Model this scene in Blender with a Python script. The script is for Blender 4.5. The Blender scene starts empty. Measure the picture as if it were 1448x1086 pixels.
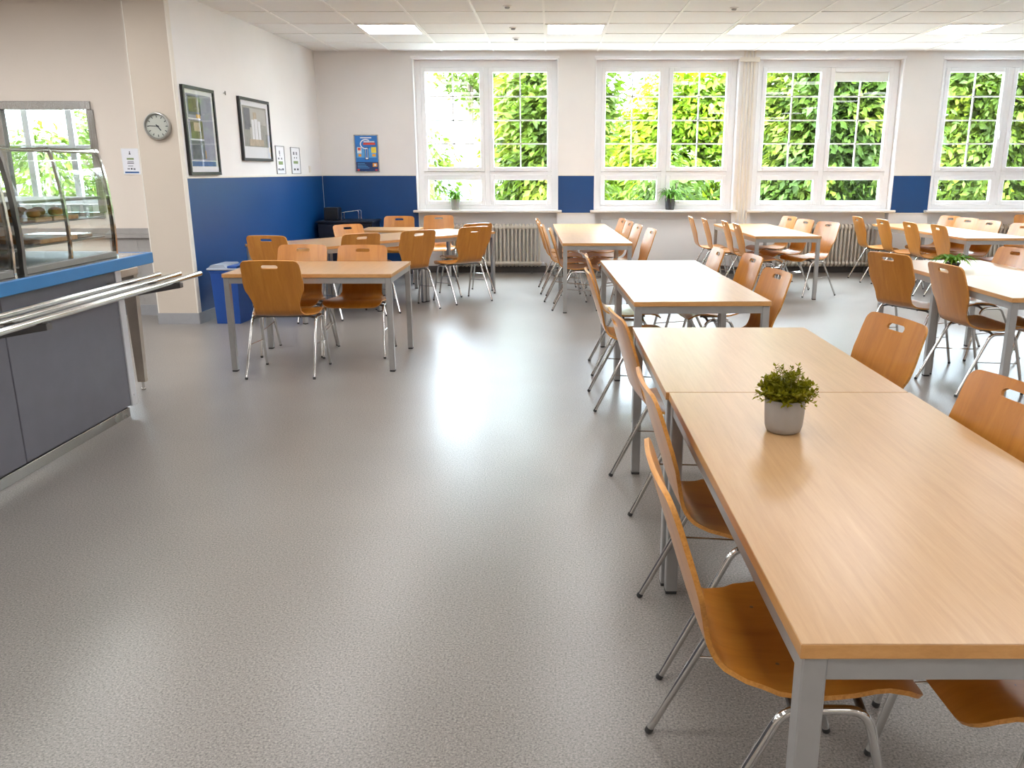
import bpy, bmesh, math, random
import numpy as np
from mathutils import Vector, Matrix
R = math.radians
PI = math.pi
random.seed(7)
scn = bpy.context.scene
COL = scn.collection

# ------------------------------------------------------------------ materials
def srgb(r, g, b):
    def f(v):
        v /= 255.0
        return v / 12.92 if v <= 0.04045 else ((v + 0.055) / 1.055) ** 2.4
    return (f(r), f(g), f(b), 1.0)

class NT:
    """small helper around a node tree"""
    def __init__(s, name):
        s.m = bpy.data.materials.new(name)
        s.m.use_nodes = True
        s.t = s.m.node_tree
        s.t.nodes.clear()
        s.out = s.n('ShaderNodeOutputMaterial')
    def n(s, kind, **kw):
        nd = s.t.nodes.new(kind)
        for k, v in kw.items():
            setattr(nd, k, v)
        return nd
    def l(s, a, b):
        s.t.links.new(a, b)
    def val(s, sock, v):
        if hasattr(v, 'links') or hasattr(v, 'is_output'):
            s.l(v, sock)
        else:
            sock.default_value = v
    def coord(s, scale=(1, 1, 1), kind='Object'):
        tc = s.n('ShaderNodeTexCoord')
        mp = s.n('ShaderNodeMapping')
        mp.inputs['Scale'].default_value = scale
        s.l(tc.outputs[kind], mp.inputs['Vector'])
        return mp.outputs['Vector']
    def noise(s, vec, scale=5.0, detail=3.0, rough=0.55, dist=0.0):
        nd = s.n('ShaderNodeTexNoise')
        nd.inputs['Scale'].default_value = scale
        nd.inputs['Detail'].default_value = detail
        nd.inputs['Roughness'].default_value = rough
        nd.inputs['Distortion'].default_value = dist
        s.l(vec, nd.inputs['Vector'])
        return nd.outputs['Fac']
    def ramp(s, fac, stops):
        nd = s.n('ShaderNodeValToRGB')
        e = nd.color_ramp.elements
        while len(e) > 1:
            e.remove(e[-1])
        e[0].position, e[0].color = stops[0]
        for p, c in stops[1:]:
            x = e.new(p)
            x.color = c
        s.l(fac, nd.inputs['Fac'])
        return nd.outputs['Color']
    def mix(s, fac, a, b, mode='MIX'):
        nd = s.n('ShaderNodeMix', data_type='RGBA', blend_type=mode)
        s.val(nd.inputs[0], fac)
        s.val(nd.inputs[6], a)
        s.val(nd.inputs[7], b)
        return nd.outputs[2]
    def bump(s, h, strength=0.1, dist=0.01):
        nd = s.n('ShaderNodeBump')
        nd.inputs['Strength'].default_value = strength
        nd.inputs['Distance'].default_value = dist
        s.l(h, nd.inputs['Height'])
        return nd.outputs['Normal']
    def bsdf(s, color, rough=0.5, metal=0.0, normal=None, **kw):
        b = s.n('ShaderNodeBsdfPrincipled')
        s.val(b.inputs['Base Color'], color)
        s.val(b.inputs['Roughness'], rough)
        b.inputs['Metallic'].default_value = metal
        if normal is not None:
            s.l(normal, b.inputs['Normal'])
        for k, v in kw.items():
            s.val(b.inputs[k.replace('_', ' ')], v)
        s.l(b.outputs[0], s.out.inputs['Surface'])
        return s.m

def plain(name, rgb, rough=0.5, metal=0.0, var=0.06, scale=14.0, bump=0.0, **kw):
    t = NT(name)
    c = srgb(*rgb)
    f = t.noise(t.coord(), scale, 4)
    d = tuple(max(0.0, v * (1 - var)) for v in c[:3]) + (1,)
    u = tuple(min(1.0, v * (1 + var)) for v in c[:3]) + (1,)
    col = t.ramp(f, [(0.3, d), (0.7, u)])
    nrm = t.bump(t.noise(t.coord(), scale * 9, 3), bump, 0.004) if bump else None
    return t.bsdf(col, rough, metal, nrm, **kw)

def wood(name, dark, mid, light, rough, scale, coat=0.0, fine=1.0, spec=0.5):
    t = NT(name)
    v = t.coord(scale)
    f = t.noise(v, 3.0, 5, 0.6, 0.6)
    v2 = t.coord(tuple(q * 5 for q in scale))
    g = t.noise(v2, 4.0, 3, 0.6)
    col = t.ramp(f, [(0.25, srgb(*dark)), (0.5, srgb(*mid)), (0.78, srgb(*light))])
    gc = t.ramp(g, [(0.3, (0.80, 0.77, 0.72, 1)), (0.62, (1, 1, 1, 1))])
    col = t.mix(0.55 * fine, col, gc, 'MULTIPLY')
    nrm = t.bump(g, 0.03, 0.002)
    return t.bsdf(col, rough, 0.0, nrm, Coat_Weight=coat, Coat_Roughness=0.22, Specular_IOR_Level=spec)

def floor_mat():
    t = NT('speckled_grey_vinyl')
    v = t.coord()
    a = t.noise(v, 150.0, 2, 0.5)
    b = t.noise(v, 330.0, 1, 0.5)
    c = t.noise(v, 1.1, 3, 0.5)
    base = t.ramp(c, [(0.35, srgb(133, 127, 121)), (0.7, srgb(140, 134, 128))])
    sp = t.ramp(a, [(0.34, (0.56, 0.55, 0.54, 1)), (0.46, (0.93, 0.93, 0.93, 1)), (0.56, (1, 1, 1, 1)), (0.67, (1.36, 1.33, 1.29, 1))])
    sp2 = t.ramp(b, [(0.34, (0.75, 0.75, 0.74, 1)), (0.5, (1, 1, 1, 1)), (0.66, (1.15, 1.14, 1.12, 1))])
    col = t.mix(1.0, base, sp, 'MULTIPLY')
    col = t.mix(1.0, col, sp2, 'MULTIPLY')
    r = t.ramp(t.noise(v, 1.6, 4), [(0.3, (0.285, 0.285, 0.285, 1)), (0.7, (0.315, 0.315, 0.315, 1))])
    return t.bsdf(col, r, 0.0, None, Specular_IOR_Level=0.45)

def leaf_mat(name, a, b, c):
    t = NT(name)
    f = t.noise(t.coord(), 1.1, 4)
    g = t.noise(t.coord(), 9.0, 2)
    col = t.ramp(f, [(0.3, srgb(*a)), (0.52, srgb(*b)), (0.72, srgb(*c))])
    col = t.mix(0.35, col, t.ramp(g, [(0.3, (0.55, 0.6, 0.45, 1)), (0.7, (1.15, 1.15, 1, 1))]), 'MULTIPLY')
    b1 = t.n('ShaderNodeBsdfPrincipled')
    t.l(col, b1.inputs['Base Color'])
    b1.inputs['Roughness'].default_value = 0.6
    b1.inputs['Specular IOR Level'].default_value = 0.2
    tr = t.n('ShaderNodeBsdfTranslucent')
    t.l(col, tr.inputs['Color'])
    mx = t.n('ShaderNodeMixShader')
    mx.inputs[0].default_value = 0.35
    t.l(b1.outputs[0], mx.inputs[1])
    t.l(tr.outputs[0], mx.inputs[2])
    t.l(mx.outputs[0], t.out.inputs['Surface'])
    return t.m

def glass_mat(name, tint=(1, 1, 1, 1), ior=1.5, rough=0.0):
    t = NT(name)
    tr = t.n('ShaderNodeBsdfTransparent')
    tr.inputs[0].default_value = tint
    gl = t.n('ShaderNodeBsdfGlossy')
    gl.inputs['Roughness'].default_value = rough
    fr = t.n('ShaderNodeFresnel')
    fr.inputs['IOR'].default_value = ior
    mx = t.n('ShaderNodeMixShader')
    ge = t.n('ShaderNodeNewGeometry')
    iv = t.n('ShaderNodeMath', operation='SUBTRACT')
    iv.inputs[0].default_value = 1.0
    t.l(ge.outputs['Backfacing'], iv.inputs[1])
    ml = t.n('ShaderNodeMath', operation='MULTIPLY')
    t.l(fr.outputs[0], ml.inputs[0])
    t.l(iv.outputs[0], ml.inputs[1])
    t.l(ml.outputs[0], mx.inputs[0])
    t.l(tr.outputs[0], mx.inputs[1])
    t.l(gl.outputs[0], mx.inputs[2])
    t.l(mx.outputs[0], t.out.inputs['Surface'])
    return t.m

def emit_mat(name, color, strength):
    t = NT(name)
    e = t.n('ShaderNodeEmission')
    e.inputs[0].default_value = color
    e.inputs[1].default_value = strength
    t.l(e.outputs[0], t.out.inputs['Surface'])
    return t.m

def brushed(name, rgb, rough=0.3, sc=(3, 3, 160)):
    t = NT(name)
    f = t.noise(t.coord(sc), 1.0, 3)
    c = srgb(*rgb)
    col = t.ramp(f, [(0.3, tuple(v * 0.88 for v in c[:3]) + (1,)), (0.7, c)])
    r = t.ramp(f, [(0.3, (rough * 0.85,) * 3 + (1,)), (0.7, (rough * 1.2,) * 3 + (1,))])
    return t.bsdf(col, r, 1.0)

M = {}
M['wall'] = plain('matt_wall_paint', (232, 230, 229), 0.85, var=0.015, scale=2.5, bump=0.03)
M['wall_warm_lit'] = plain('warm_lit_cream_paint', (226, 215, 203), 0.85, var=0.015, scale=2.5, bump=0.03)  # cream tint holds the warm bounced light on these walls
M['blue'] = plain('satin_blue_paint', (3, 60, 116), 0.36, var=0.03, scale=2.0)
M['white_frame'] = plain('white_window_plastic', (238, 238, 240), 0.35, var=0.01)
M['sill'] = plain('white_stone_sill', (226, 220, 214), 0.4, var=0.03)
M['trim'] = plain('ivory_trim', (226, 220, 210), 0.5, var=0.02)
M['base_grey'] = plain('grey_skirting', (150, 150, 152), 0.5, var=0.04)
M['base_dark'] = plain('dark_skirting', (92, 88, 86), 0.5, var=0.04)
M['grey_panel'] = plain('grey_wall_panel', (160, 156, 152), 0.5, var=0.04)
M['tile'] = plain('mineral_ceiling_tile', (238, 238, 238), 0.9, var=0.012, scale=30, bump=0.05)
M['tbar'] = plain('white_ceiling_bar', (244, 243, 242), 0.5, var=0.01)
M['floor'] = floor_mat()
M['table_top'] = wood('beech_laminate', (166, 128, 86), (177, 139, 96), (186, 149, 107), 0.285, (20, 1.0, 20), 0.0, 0.45, 0.7)
M['table_edge'] = wood('beech_edge_band', (182, 130, 74), (194, 142, 84), (203, 152, 95), 0.4, (6, 1.0, 14), 0.0, 0.5)
M['chair_wood'] = wood('varnished_beech_ply', (166, 102, 28), (182, 116, 36), (196, 132, 50), 0.34, (7, 1.0, 1.0), 0.35, 0.5)
M['chair_edge'] = wood('ply_edge', (170, 106, 34), (196, 134, 58), (212, 152, 78), 0.4, (2, 40, 40), 0.2, 0.4)
M['chrome'] = plain('chromed_tube', (206, 204, 201), 0.09, 1.0, var=0.02)
M['rubber'] = plain('black_rubber', (50, 49, 48), 0.6)
M['screw'] = plain('dull_screw_steel', (120, 112, 104), 0.35, 1.0)
M['table_steel'] = plain('grey_table_steel', (168, 166, 163), 0.33, 0.55, var=0.04, scale=20)
M['stainless'] = brushed('brushed_stainless', (190, 188, 184), 0.24, (160, 2, 2))
M['polished'] = plain('polished_steel', (212, 210, 206), 0.12, 1.0, var=0.02)
M['case_shade_grey'] = plain('shaded_case_metal', (128, 125, 120), 0.45, 0.3, var=0.05)  # even grey, darkened for the shade inside the display cases
M['leg_steel'] = plain('satin_leg_steel', (176, 164, 150), 0.36, 0.6, var=0.06, scale=6)
M['dark_steel'] = plain('dark_bracket_steel', (116, 112, 108), 0.4, 1.0)
M['counter_panel'] = plain('anthracite_laminate', (98, 97, 104), 0.42, var=0.05, scale=9)
M['counter_blue'] = plain('blue_bumper_edge', (38, 112, 168), 0.4, var=0.03)
M['post_white'] = plain('pale_metal_post', (206, 206, 208), 0.4, 0.3, var=0.02)
M['black'] = plain('black_frame_lacquer', (20, 19, 20), 0.35)
M['dark_blue'] = plain('dark_navy_panel', (14, 18, 34), 0.4)
M['glass'] = glass_mat('window_glass', (0.97, 0.985, 0.98, 1))
M['case_glass'] = glass_mat('display_glass', (0.93, 0.96, 0.95, 1), 1.62)
M['art_glass'] = glass_mat('picture_glass', (0.98, 0.98, 0.98, 1), 1.5)
M['radiator'] = plain('radiator_enamel', (196, 186, 172), 0.42, var=0.03)
M['paper'] = plain('white_paper', (232, 233, 238), 0.6, var=0.01)
M['ink_grey'] = plain('grey_ink', (120, 122, 132), 0.6)
M['ink_dark'] = plain('dark_ink', (40, 42, 52), 0.6)
M['ink_blue'] = plain('blue_ink', (52, 96, 150), 0.6)
M['ink_green'] = plain('green_ink', (128, 148, 96), 0.6)
M['bin_blue'] = plain('blue_bin_plastic', (18, 66, 140), 0.4)
M['bin_grey'] = plain('grey_bin_plastic', (112, 118, 130), 0.45)
M['bin_lid'] = plain('pale_lid_plastic', (158, 166, 178), 0.4)
M['pot_grey'] = plain('grey_stoneware', (150, 147, 142), 0.6, var=0.05, bump=0.05)
M['pot_dark'] = plain('charcoal_stoneware', (62, 62, 66), 0.5, var=0.05)
M['soil'] = plain('potting_soil', (46, 34, 24), 0.9, var=0.3, scale=60)
M['leaf_olive'] = leaf_mat('olive_leaves', (92, 94, 6), (140, 134, 14), (184, 172, 32))
M['leaf_spider'] = leaf_mat('spider_plant_leaves', (58, 104, 26), (98, 146, 44), (160, 188, 96))
M['tree_lime'] = leaf_mat('lime_foliage', (48, 70, 3), (80, 104, 5), (122, 136, 14))
M['tree_green'] = leaf_mat('green_foliage', (28, 42, 6), (58, 76, 10), (102, 112, 26))
M['tree_dark'] = leaf_mat('deep_green_foliage', (20, 36, 8), (48, 68, 12), (92, 104, 26))
M['bark'] = plain('tree_bark', (96, 84, 70), 0.85, var=0.3, scale=9, bump=0.5)
M['grass'] = plain('lawn_grass', (62, 84, 30), 0.9, var=0.2, scale=6)
M['house'] = plain('white_render', (186, 185, 182), 0.8, var=0.02)
M['house_roof'] = plain('grey_roof', (150, 140, 132), 0.8, var=0.08)
M['house_win'] = plain('dark_window_glass', (110, 130, 144), 0.1)
M['clock_face'] = plain('clock_face', (176, 178, 168), 0.4, var=0.01)
M['clock_rim'] = plain('satin_clock_rim', (176, 176, 172), 0.3, 0.8)
M['board'] = wood('pale_wood_board', (176, 128, 84), (196, 150, 104), (208, 166, 122), 0.5, (3, 12, 12), 0, 0.5)
M['bread'] = plain('bread_crust', (186, 124, 62), 0.7, var=0.2, scale=20)
M['lamp'] = emit_mat('ceiling_lamp_diffuser', (0.97, 0.98, 1.0, 1), 8.7)
M['blind'] = plain('blind_fabric', (240, 242, 238), 0.8, var=0.02)

# ------------------------------------------------------------------ mesh builder
class MB:
    def __init__(s):
        s.v, s.f, s.mi = [], [], []
    def add(s, verts, faces, mi=0, mat=None):
        o = len(s.v)
        if mat is not None:
            verts = [tuple(mat @ Vector(p)) for p in verts]
        s.v += [tuple(p) for p in verts]
        s.f += [tuple(i + o for i in f) for f in faces]
        s.mi += [mi] * len(faces)
        return s
    def box(s, x0, x1, y0, y1, z0, z1, bev=0.0, mi=0, mat=None, seg=1):
        if bev <= 0:
            vs = [(x, y, z) for x in (x0, x1) for y in (y0, y1) for z in (z0, z1)]
            fs = [(0, 1, 3, 2), (4, 6, 7, 5), (0, 4, 5, 1), (2, 3, 7, 6), (0, 2, 6, 4), (1, 5, 7, 3)]
            return s.add(vs, fs, mi, mat)
        bm = bmesh.new()
        bmesh.ops.create_cube(bm, size=1.0)
        for v in bm.verts:
            v.co = Vector(((x0 + x1) / 2 + v.co.x * (x1 - x0), (y0 + y1) / 2 + v.co.y * (y1 - y0), (z0 + z1) / 2 + v.co.z * (z1 - z0)))
        bmesh.ops.bevel(bm, geom=bm.edges[:], offset=bev, segments=seg, affect='EDGES', profile=0.5)
        s.bm(bm, mi, mat)
        return s
    def bm(s, bm, mi=0, mat=None):
        bm.verts.index_update()
        s.add([tuple(v.co) for v in bm.verts], [tuple(v.index for v in f.verts) for f in bm.faces], mi, mat)
        bm.free()
    def tube(s, pts, r, n=10, mi=0, cap=True, mat=None, closed=False):
        P = [Vector(p) for p in pts]
        m = len(P)
        rs = r if isinstance(r, (list, tuple)) else [r] * m
        vs, fs = [], []
        up = None
        for i in range(m):
            if closed:
                d = P[(i + 1) % m] - P[i - 1]
            else:
                d = P[min(i + 1, m - 1)] - P[max(i - 1, 0)]
            d.normalize()
            if up is None:
                up = Vector((0, 0, 1)) if abs(d.z) < 0.9 else Vector((1, 0, 0))
            a = d.cross(up)
            if a.length < 1e-5:
                a = d.orthogonal()
            a.normalize()
            b = a.cross(d).normalized()
            up = b
            for k in range(n):
                t = 2 * PI * k / n
                vs.append(tuple(P[i] + a * (rs[i] * math.cos(t)) + b * (rs[i] * math.sin(t))))
        for i in range(m if closed else m - 1):
            j = (i + 1) % m
            for k in range(n):
                k2 = (k + 1) % n
                fs.append((i * n + k, i * n + k2, j * n + k2, j * n + k))
        if cap and not closed:
            fs.append(tuple(range(n - 1, -1, -1)))
            fs.append(tuple(range((m - 1) * n, m * n)))
        return s.add(vs, fs, mi, mat)
    def lathe(s, prof, n=32, mi=0, mat=None, c=(0, 0, 0), cap=True):
        vs, fs = [], []
        m = len(prof)
        for r, z in prof:
            for k in range(n):
                t = 2 * PI * k / n
                vs.append((c[0] + r * math.cos(t), c[1] + r * math.sin(t), c[2] + z))
        for i in range(m - 1):
            for k in range(n):
                k2 = (k + 1) % n
                fs.append((i * n + k, i * n + k2, (i + 1) * n + k2, (i + 1) * n + k))
        if cap and prof[0][0] > 1e-6:
            fs.append(tuple(range(n - 1, -1, -1)))
        if cap and prof[-1][0] > 1e-6:
            fs.append(tuple(range((m - 1) * n, m * n)))
        return s.add(vs, fs, mi, mat)
    def prism(s, poly, h0, h1, axis='z', mi=0, mat=None):
        n = len(poly)
        def p3(p, h):
            if axis == 'z':
                return (p[0], p[1], h)
            if axis == 'y':
                return (p[0], h, p[1])
            return (h, p[0], p[1])
        vs = [p3(p, h0) for p in poly] + [p3(p, h1) for p in poly]
        fs = [tuple(range(n - 1, -1, -1)), tuple(range(n, 2 * n))]
        fs += [(i, (i + 1) % n, n + (i + 1) % n, n + i) for i in range(n)]
        return s.add(vs, fs, mi, mat)
    def mesh(s, name, mats, smooth=None):
        me = bpy.data.meshes.new(name)
        me.from_pydata(s.v, [], s.f)
        for m in (mats if isinstance(mats, (list, tuple)) else [mats]):
            me.materials.append(m)
        me.polygons.foreach_set('material_index', s.mi)
        me.update()
        bm = bmesh.new()
        bm.from_mesh(me)
        bmesh.ops.remove_doubles(bm, verts=bm.verts[:], dist=1e-6)
        bmesh.ops.recalc_face_normals(bm, faces=bm.faces[:])
        bm.to_mesh(me)
        bm.free()
        if smooth is not None:
            me.polygons.foreach_set('use_smooth', [True] * len(me.polygons))
            me.set_sharp_from_angle(angle=R(smooth))
        return me
    def build(s, name, mats, parent=None, smooth=None, loc=None, rot=None):
        o = bpy.data.objects.new(name, s.mesh(name, mats, smooth))
        COL.objects.link(o)
        if parent is not None:
            o.parent = parent
        if loc is not None:
            o.location = loc
        if rot is not None:
            o.rotation_euler = rot
        return o

def tag(o, label, cat, group=None):
    o['label'] = label
    o['category'] = cat
    if group:
        o['group'] = group
    return o
def thing(name, label, cat, loc=(0, 0, 0), rz=0.0, group=None):
    o = bpy.data.objects.new(name, None)
    COL.objects.link(o)
    o.location = loc
    o.rotation_euler = (0, 0, rz)
    o.empty_display_size = 0.1
    return tag(o, label, cat, group)
def struct(o):
    o['kind'] = 'structure'
    return o
def kids(o):
    return [c for c in bpy.data.objects if c.parent == o]
def copy_tree(o, parent=None, first=True):
    c = o.copy()
    COL.objects.link(c)
    if parent is not None:
        c.parent = parent
    for ch in CH.get(o.name, None) or kids(o):
        copy_tree(ch, c, False)
    return c
CH = {}
def arc(p0, p1, p2, rad, n=6):
    """points of a rounded corner at p1"""
    p0, p1, p2 = Vector(p0), Vector(p1), Vector(p2)
    a = (p0 - p1).normalized(); b = (p2 - p1).normalized()
    half = a.angle(b) / 2
    d = min(rad / math.tan(half), (p0 - p1).length * 0.95, (p2 - p1).length * 0.95)
    s, e = p1 + a * d, p1 + b * d
    out = []
    for i in range(n + 1):
        t = i / n
        out.append(s * (1 - t) ** 2 + p1 * (2 * t * (1 - t)) + e * t * t)
    return out
def rounded(pts, rad, n=6):
    out = [Vector(pts[0])]
    for i in range(1, len(pts) - 1):
        out += arc(pts[i - 1], pts[i], pts[i + 1], rad, n)
    out.append(Vector(pts[-1]))
    return out

# ------------------------------------------------------------------ dimensions
D = 12.23           # window wall face
H = 3.075           # ceiling
W0 = Vector((-3.50, 8.10)); W1 = Vector((-3.30, 12.23))
WD = (W1 - W0).normalized()
WTH = math.atan2(WD.y, WD.x)
XL, XR, YF = -10.0, 8.6, -4.2
NICHE = 0.14
WINS = [(-1.93, 0.07), (0.62, 2.60), (2.88, 4.88), (5.45, 7.45)]
ZS, ZT = 0.92, 2.97

# ------------------------------------------------------------------ room shell
b = MB(); b.box(XL, XR, YF, 12.7, -0.2, 0.0)
struct(b.build('floor', M['floor']))
b = MB(); b.box(XL, XR, YF, 12.7, H, H + 0.25)
struct(b.build('ceiling', M['tile']))
# ceiling bars
b = MB()
cols = [-9.4 + 0.7175 * k for k in range(0, 2)]
x = -0.0875
cols = [x + 0.7175 * k for k in range(-13, 6)] + [3.79, 4.45, 5.15, 5.86, 6.58, 7.3, 8.0]
for cx in cols:
    b.box(cx - 0.012, cx + 0.012, YF, D, H - 0.007, H + 0.01)
rows = [12.17 - 0.7139 * k for k in range(0, 23)]
for ry in rows:
    if ry > YF:
        b.box(XL, XR, ry - 0.012, ry + 0.012, H - 0.006, H + 0.01)
struct(b.build('ceiling_trim', M['tbar']))

# window wall with openings, niches below the sills
b = MB()
def wall_piece(x0, x1, y0, y1, z0, z1):
    b.box(x0, x1, y0, y1, z0, z1)
KW = (-8.8, -6.2)   # kitchen window
ope = [(KW[0], KW[1], 1.0, 2.85)] + [(a, c, ZS - 0.04, ZT) for a, c in WINS]
xs = XL
for a, c, z0, z1 in ope:
    b.box(xs, a, D, D + 0.42, 0, H)
    b.box(a, c, D, D + 0.42, z1, H)
    nd = NICHE if a > -3 else 0.0
    b.box(a, c, D + nd, D + 0.42, 0, z0)
    xs = c
b.box(xs, XR, D, D + 0.42, 0, H)
struct(b.build('wall_back', M['wall']))

# left partition wall (stands slightly off square) with its end face
def on_wall(s, off, z):
    p = W0 + WD * s + Vector((WD.y, -WD.x)) * off
    return (p.x, p.y, z)
b = MB()
L = (W1 - W0).length
poly = [tuple(W0), tuple(W1), (-3.80, 12.23), (-3.89, 8.10)]
b.prism(poly, 0, H)
struct(b.build('wall_left', M['wall']))
def wallslab(name, s0, s1, z0, z1, t, mat, off=0.0):
    q = MB()
    p = [on_wall(s0, off, 0)[:2], on_wall(s0, off + t, 0)[:2], on_wall(s1, off + t, 0)[:2], on_wall(s1, off, 0)[:2]]
    q.prism(p, z0, z1)
    return struct(q.build(name, mat))
wallslab('wall_left_wainscot', 0.055, L - 0.004, 0.11, 1.40, 0.006, M['blue'])
wallslab('trim_wainscot_left', 0.05, L - 0.004, 1.40, 1.416, 0.010, M['trim'])
wallslab('trim_corner', 0.0, 0.055, 0.11, H - 0.01, 0.008, M['trim'])
wallslab('baseboard_left', 0.0, L - 0.004, 0.0, 0.11, 0.014, M['base_grey'])
b = MB(); b.box(-3.90, -3.488, 8.085, 8.10, 0, 0.11)
struct(b.build('baseboard_left_end', M['base_grey']))
b = MB(); b.box(-3.505, -3.495, 8.092, 8.10, 0.11, H - 0.01); b.box(-3.893, -3.883, 8.092, 8.10, 0.11, H - 0.01)
struct(b.build('trim_left_end', M['trim']))
# end face gets a darker paint to offset the strong lamp light on it
b = MB(); b.box(-3.883, -3.505, 8.096, 8.10, 0.11, H - 0.01)
struct(b.build('wall_left_end', plain('dimmed_wall_paint', (198, 186, 171), 0.85, var=0.015, scale=2.5, bump=0.03)))

# recessed wall behind the counter, with the hatch opening
HX0, HX1, HZ0, HZ1 = -7.6, -4.58, 1.02, 2.12
YK = 8.65
b = MB()
b.box(XL, HX0, YK, YK + 0.12, 0, H)
b.box(HX1, -3.80, YK, YK + 0.12, 0, H)
b.box(HX0, HX1, YK, YK + 0.12, 0, HZ0)
b.box(HX0, HX1, YK, YK + 0.12, HZ1, H)
struct(b.build('wall_counter', M['wall_warm_lit']))
b = MB(); b.box(-4.56, -3.895, YK - 0.02, YK, 0.11, 0.80)
b.box(-4.56, -4.28, YK - 0.024, YK - 0.02, 0.14, 0.78); b.box(-4.27, -3.91, YK - 0.024, YK - 0.02, 0.14, 0.78)
struct(b.build('wall_counter_panel', M['grey_panel']))
b = MB(); b.box(-7.6, -3.895, YK - 0.05, YK, 0.80, 0.84, 0.004); b.box(-7.6, -3.895, YK - 0.03, YK, 0.84, 0.90, 0.004)
struct(b.build('trim_counter_wall', M['grey_panel']))
b = MB(); b.box(XL, -3.9, YK - 0.03, YK, 0, 0.11)
struct(b.build('baseboard_counter_wall', M['base_grey']))
# rest of the room
b = MB(); b.box(XL - 0.2, XL, YF, 12.7, 0, H); struct(b.build('wall_kitchen', M['wall_warm_lit']))
b = MB(); b.box(XR, XR + 0.2, YF, 12.7, 0, H); struct(b.build('wall_right', M['wall']))
b = MB(); b.box(XL, XR, YF - 0.2, YF, 0, H); struct(b.build('wall_front', M['wall_warm_lit']))

# blue wainscot pieces on the window wall
b = MB()
b.box(-3.288, -1.935, D - 0.006, D, 0.11, 1.40)
b.box(0.075, 0.615, D - 0.006, D, 0.88, 1.40)
b.box(4.885, 5.445, D - 0.006, D, 0.88, 1.40)
b.box(7.455, XR, D - 0.006, D, 0.88, 1.40)
struct(b.build('wall_back_wainscot', M['blue']))
b = MB()
b.box(-3.288, -1.935, D - 0.010, D, 1.40, 1.414)
for x0, x1 in ((0.075, 0.615), (4.885, 5.445), (7.455, XR)):
    b.box(x0, x1, D - 0.010, D, 1.40, 1.412)
    b.box(x0, x1, D - 0.008, D, 0.868, 0.88)
struct(b.build('trim_wainscot_back', M['trim']))
b = MB()
b.box(-3.28, -1.93, D - 0.014, D, 0, 0.11)
for x0, x1 in ((0.07, 0.62), (2.60, 2.88), (4.88, 5.45), (7.45, XR)):
    b.box(x0, x1, D - 0.014, D, 0, 0.10)
for x0, x1 in WINS:
    b.box(x0, x1, D + NICHE - 0.014, D + NICHE, 0, 0.10)
struct(b.build('baseboard_back', M['base_dark']))
# cable ducts on the pier between the second and third window
b = MB()
for px_ in (2.66, 2.71, 2.755, 2.80):
    b.box(px_, px_ + 0.022, D - 0.02, D, 0.70, H)
b.box(2.60, 2.88, D - 0.03, D, 2.93, 2.99)
struct(b.build('trim_duct', M['trim']))
# smooth service panel in the second niche
b = MB()
b.box(0.72, 2.40, D + NICHE - 0.05, D + NICHE, 0.06, 0.78, 0.006)
struct(b.build('wall_niche_panel', M['wall']))

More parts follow.
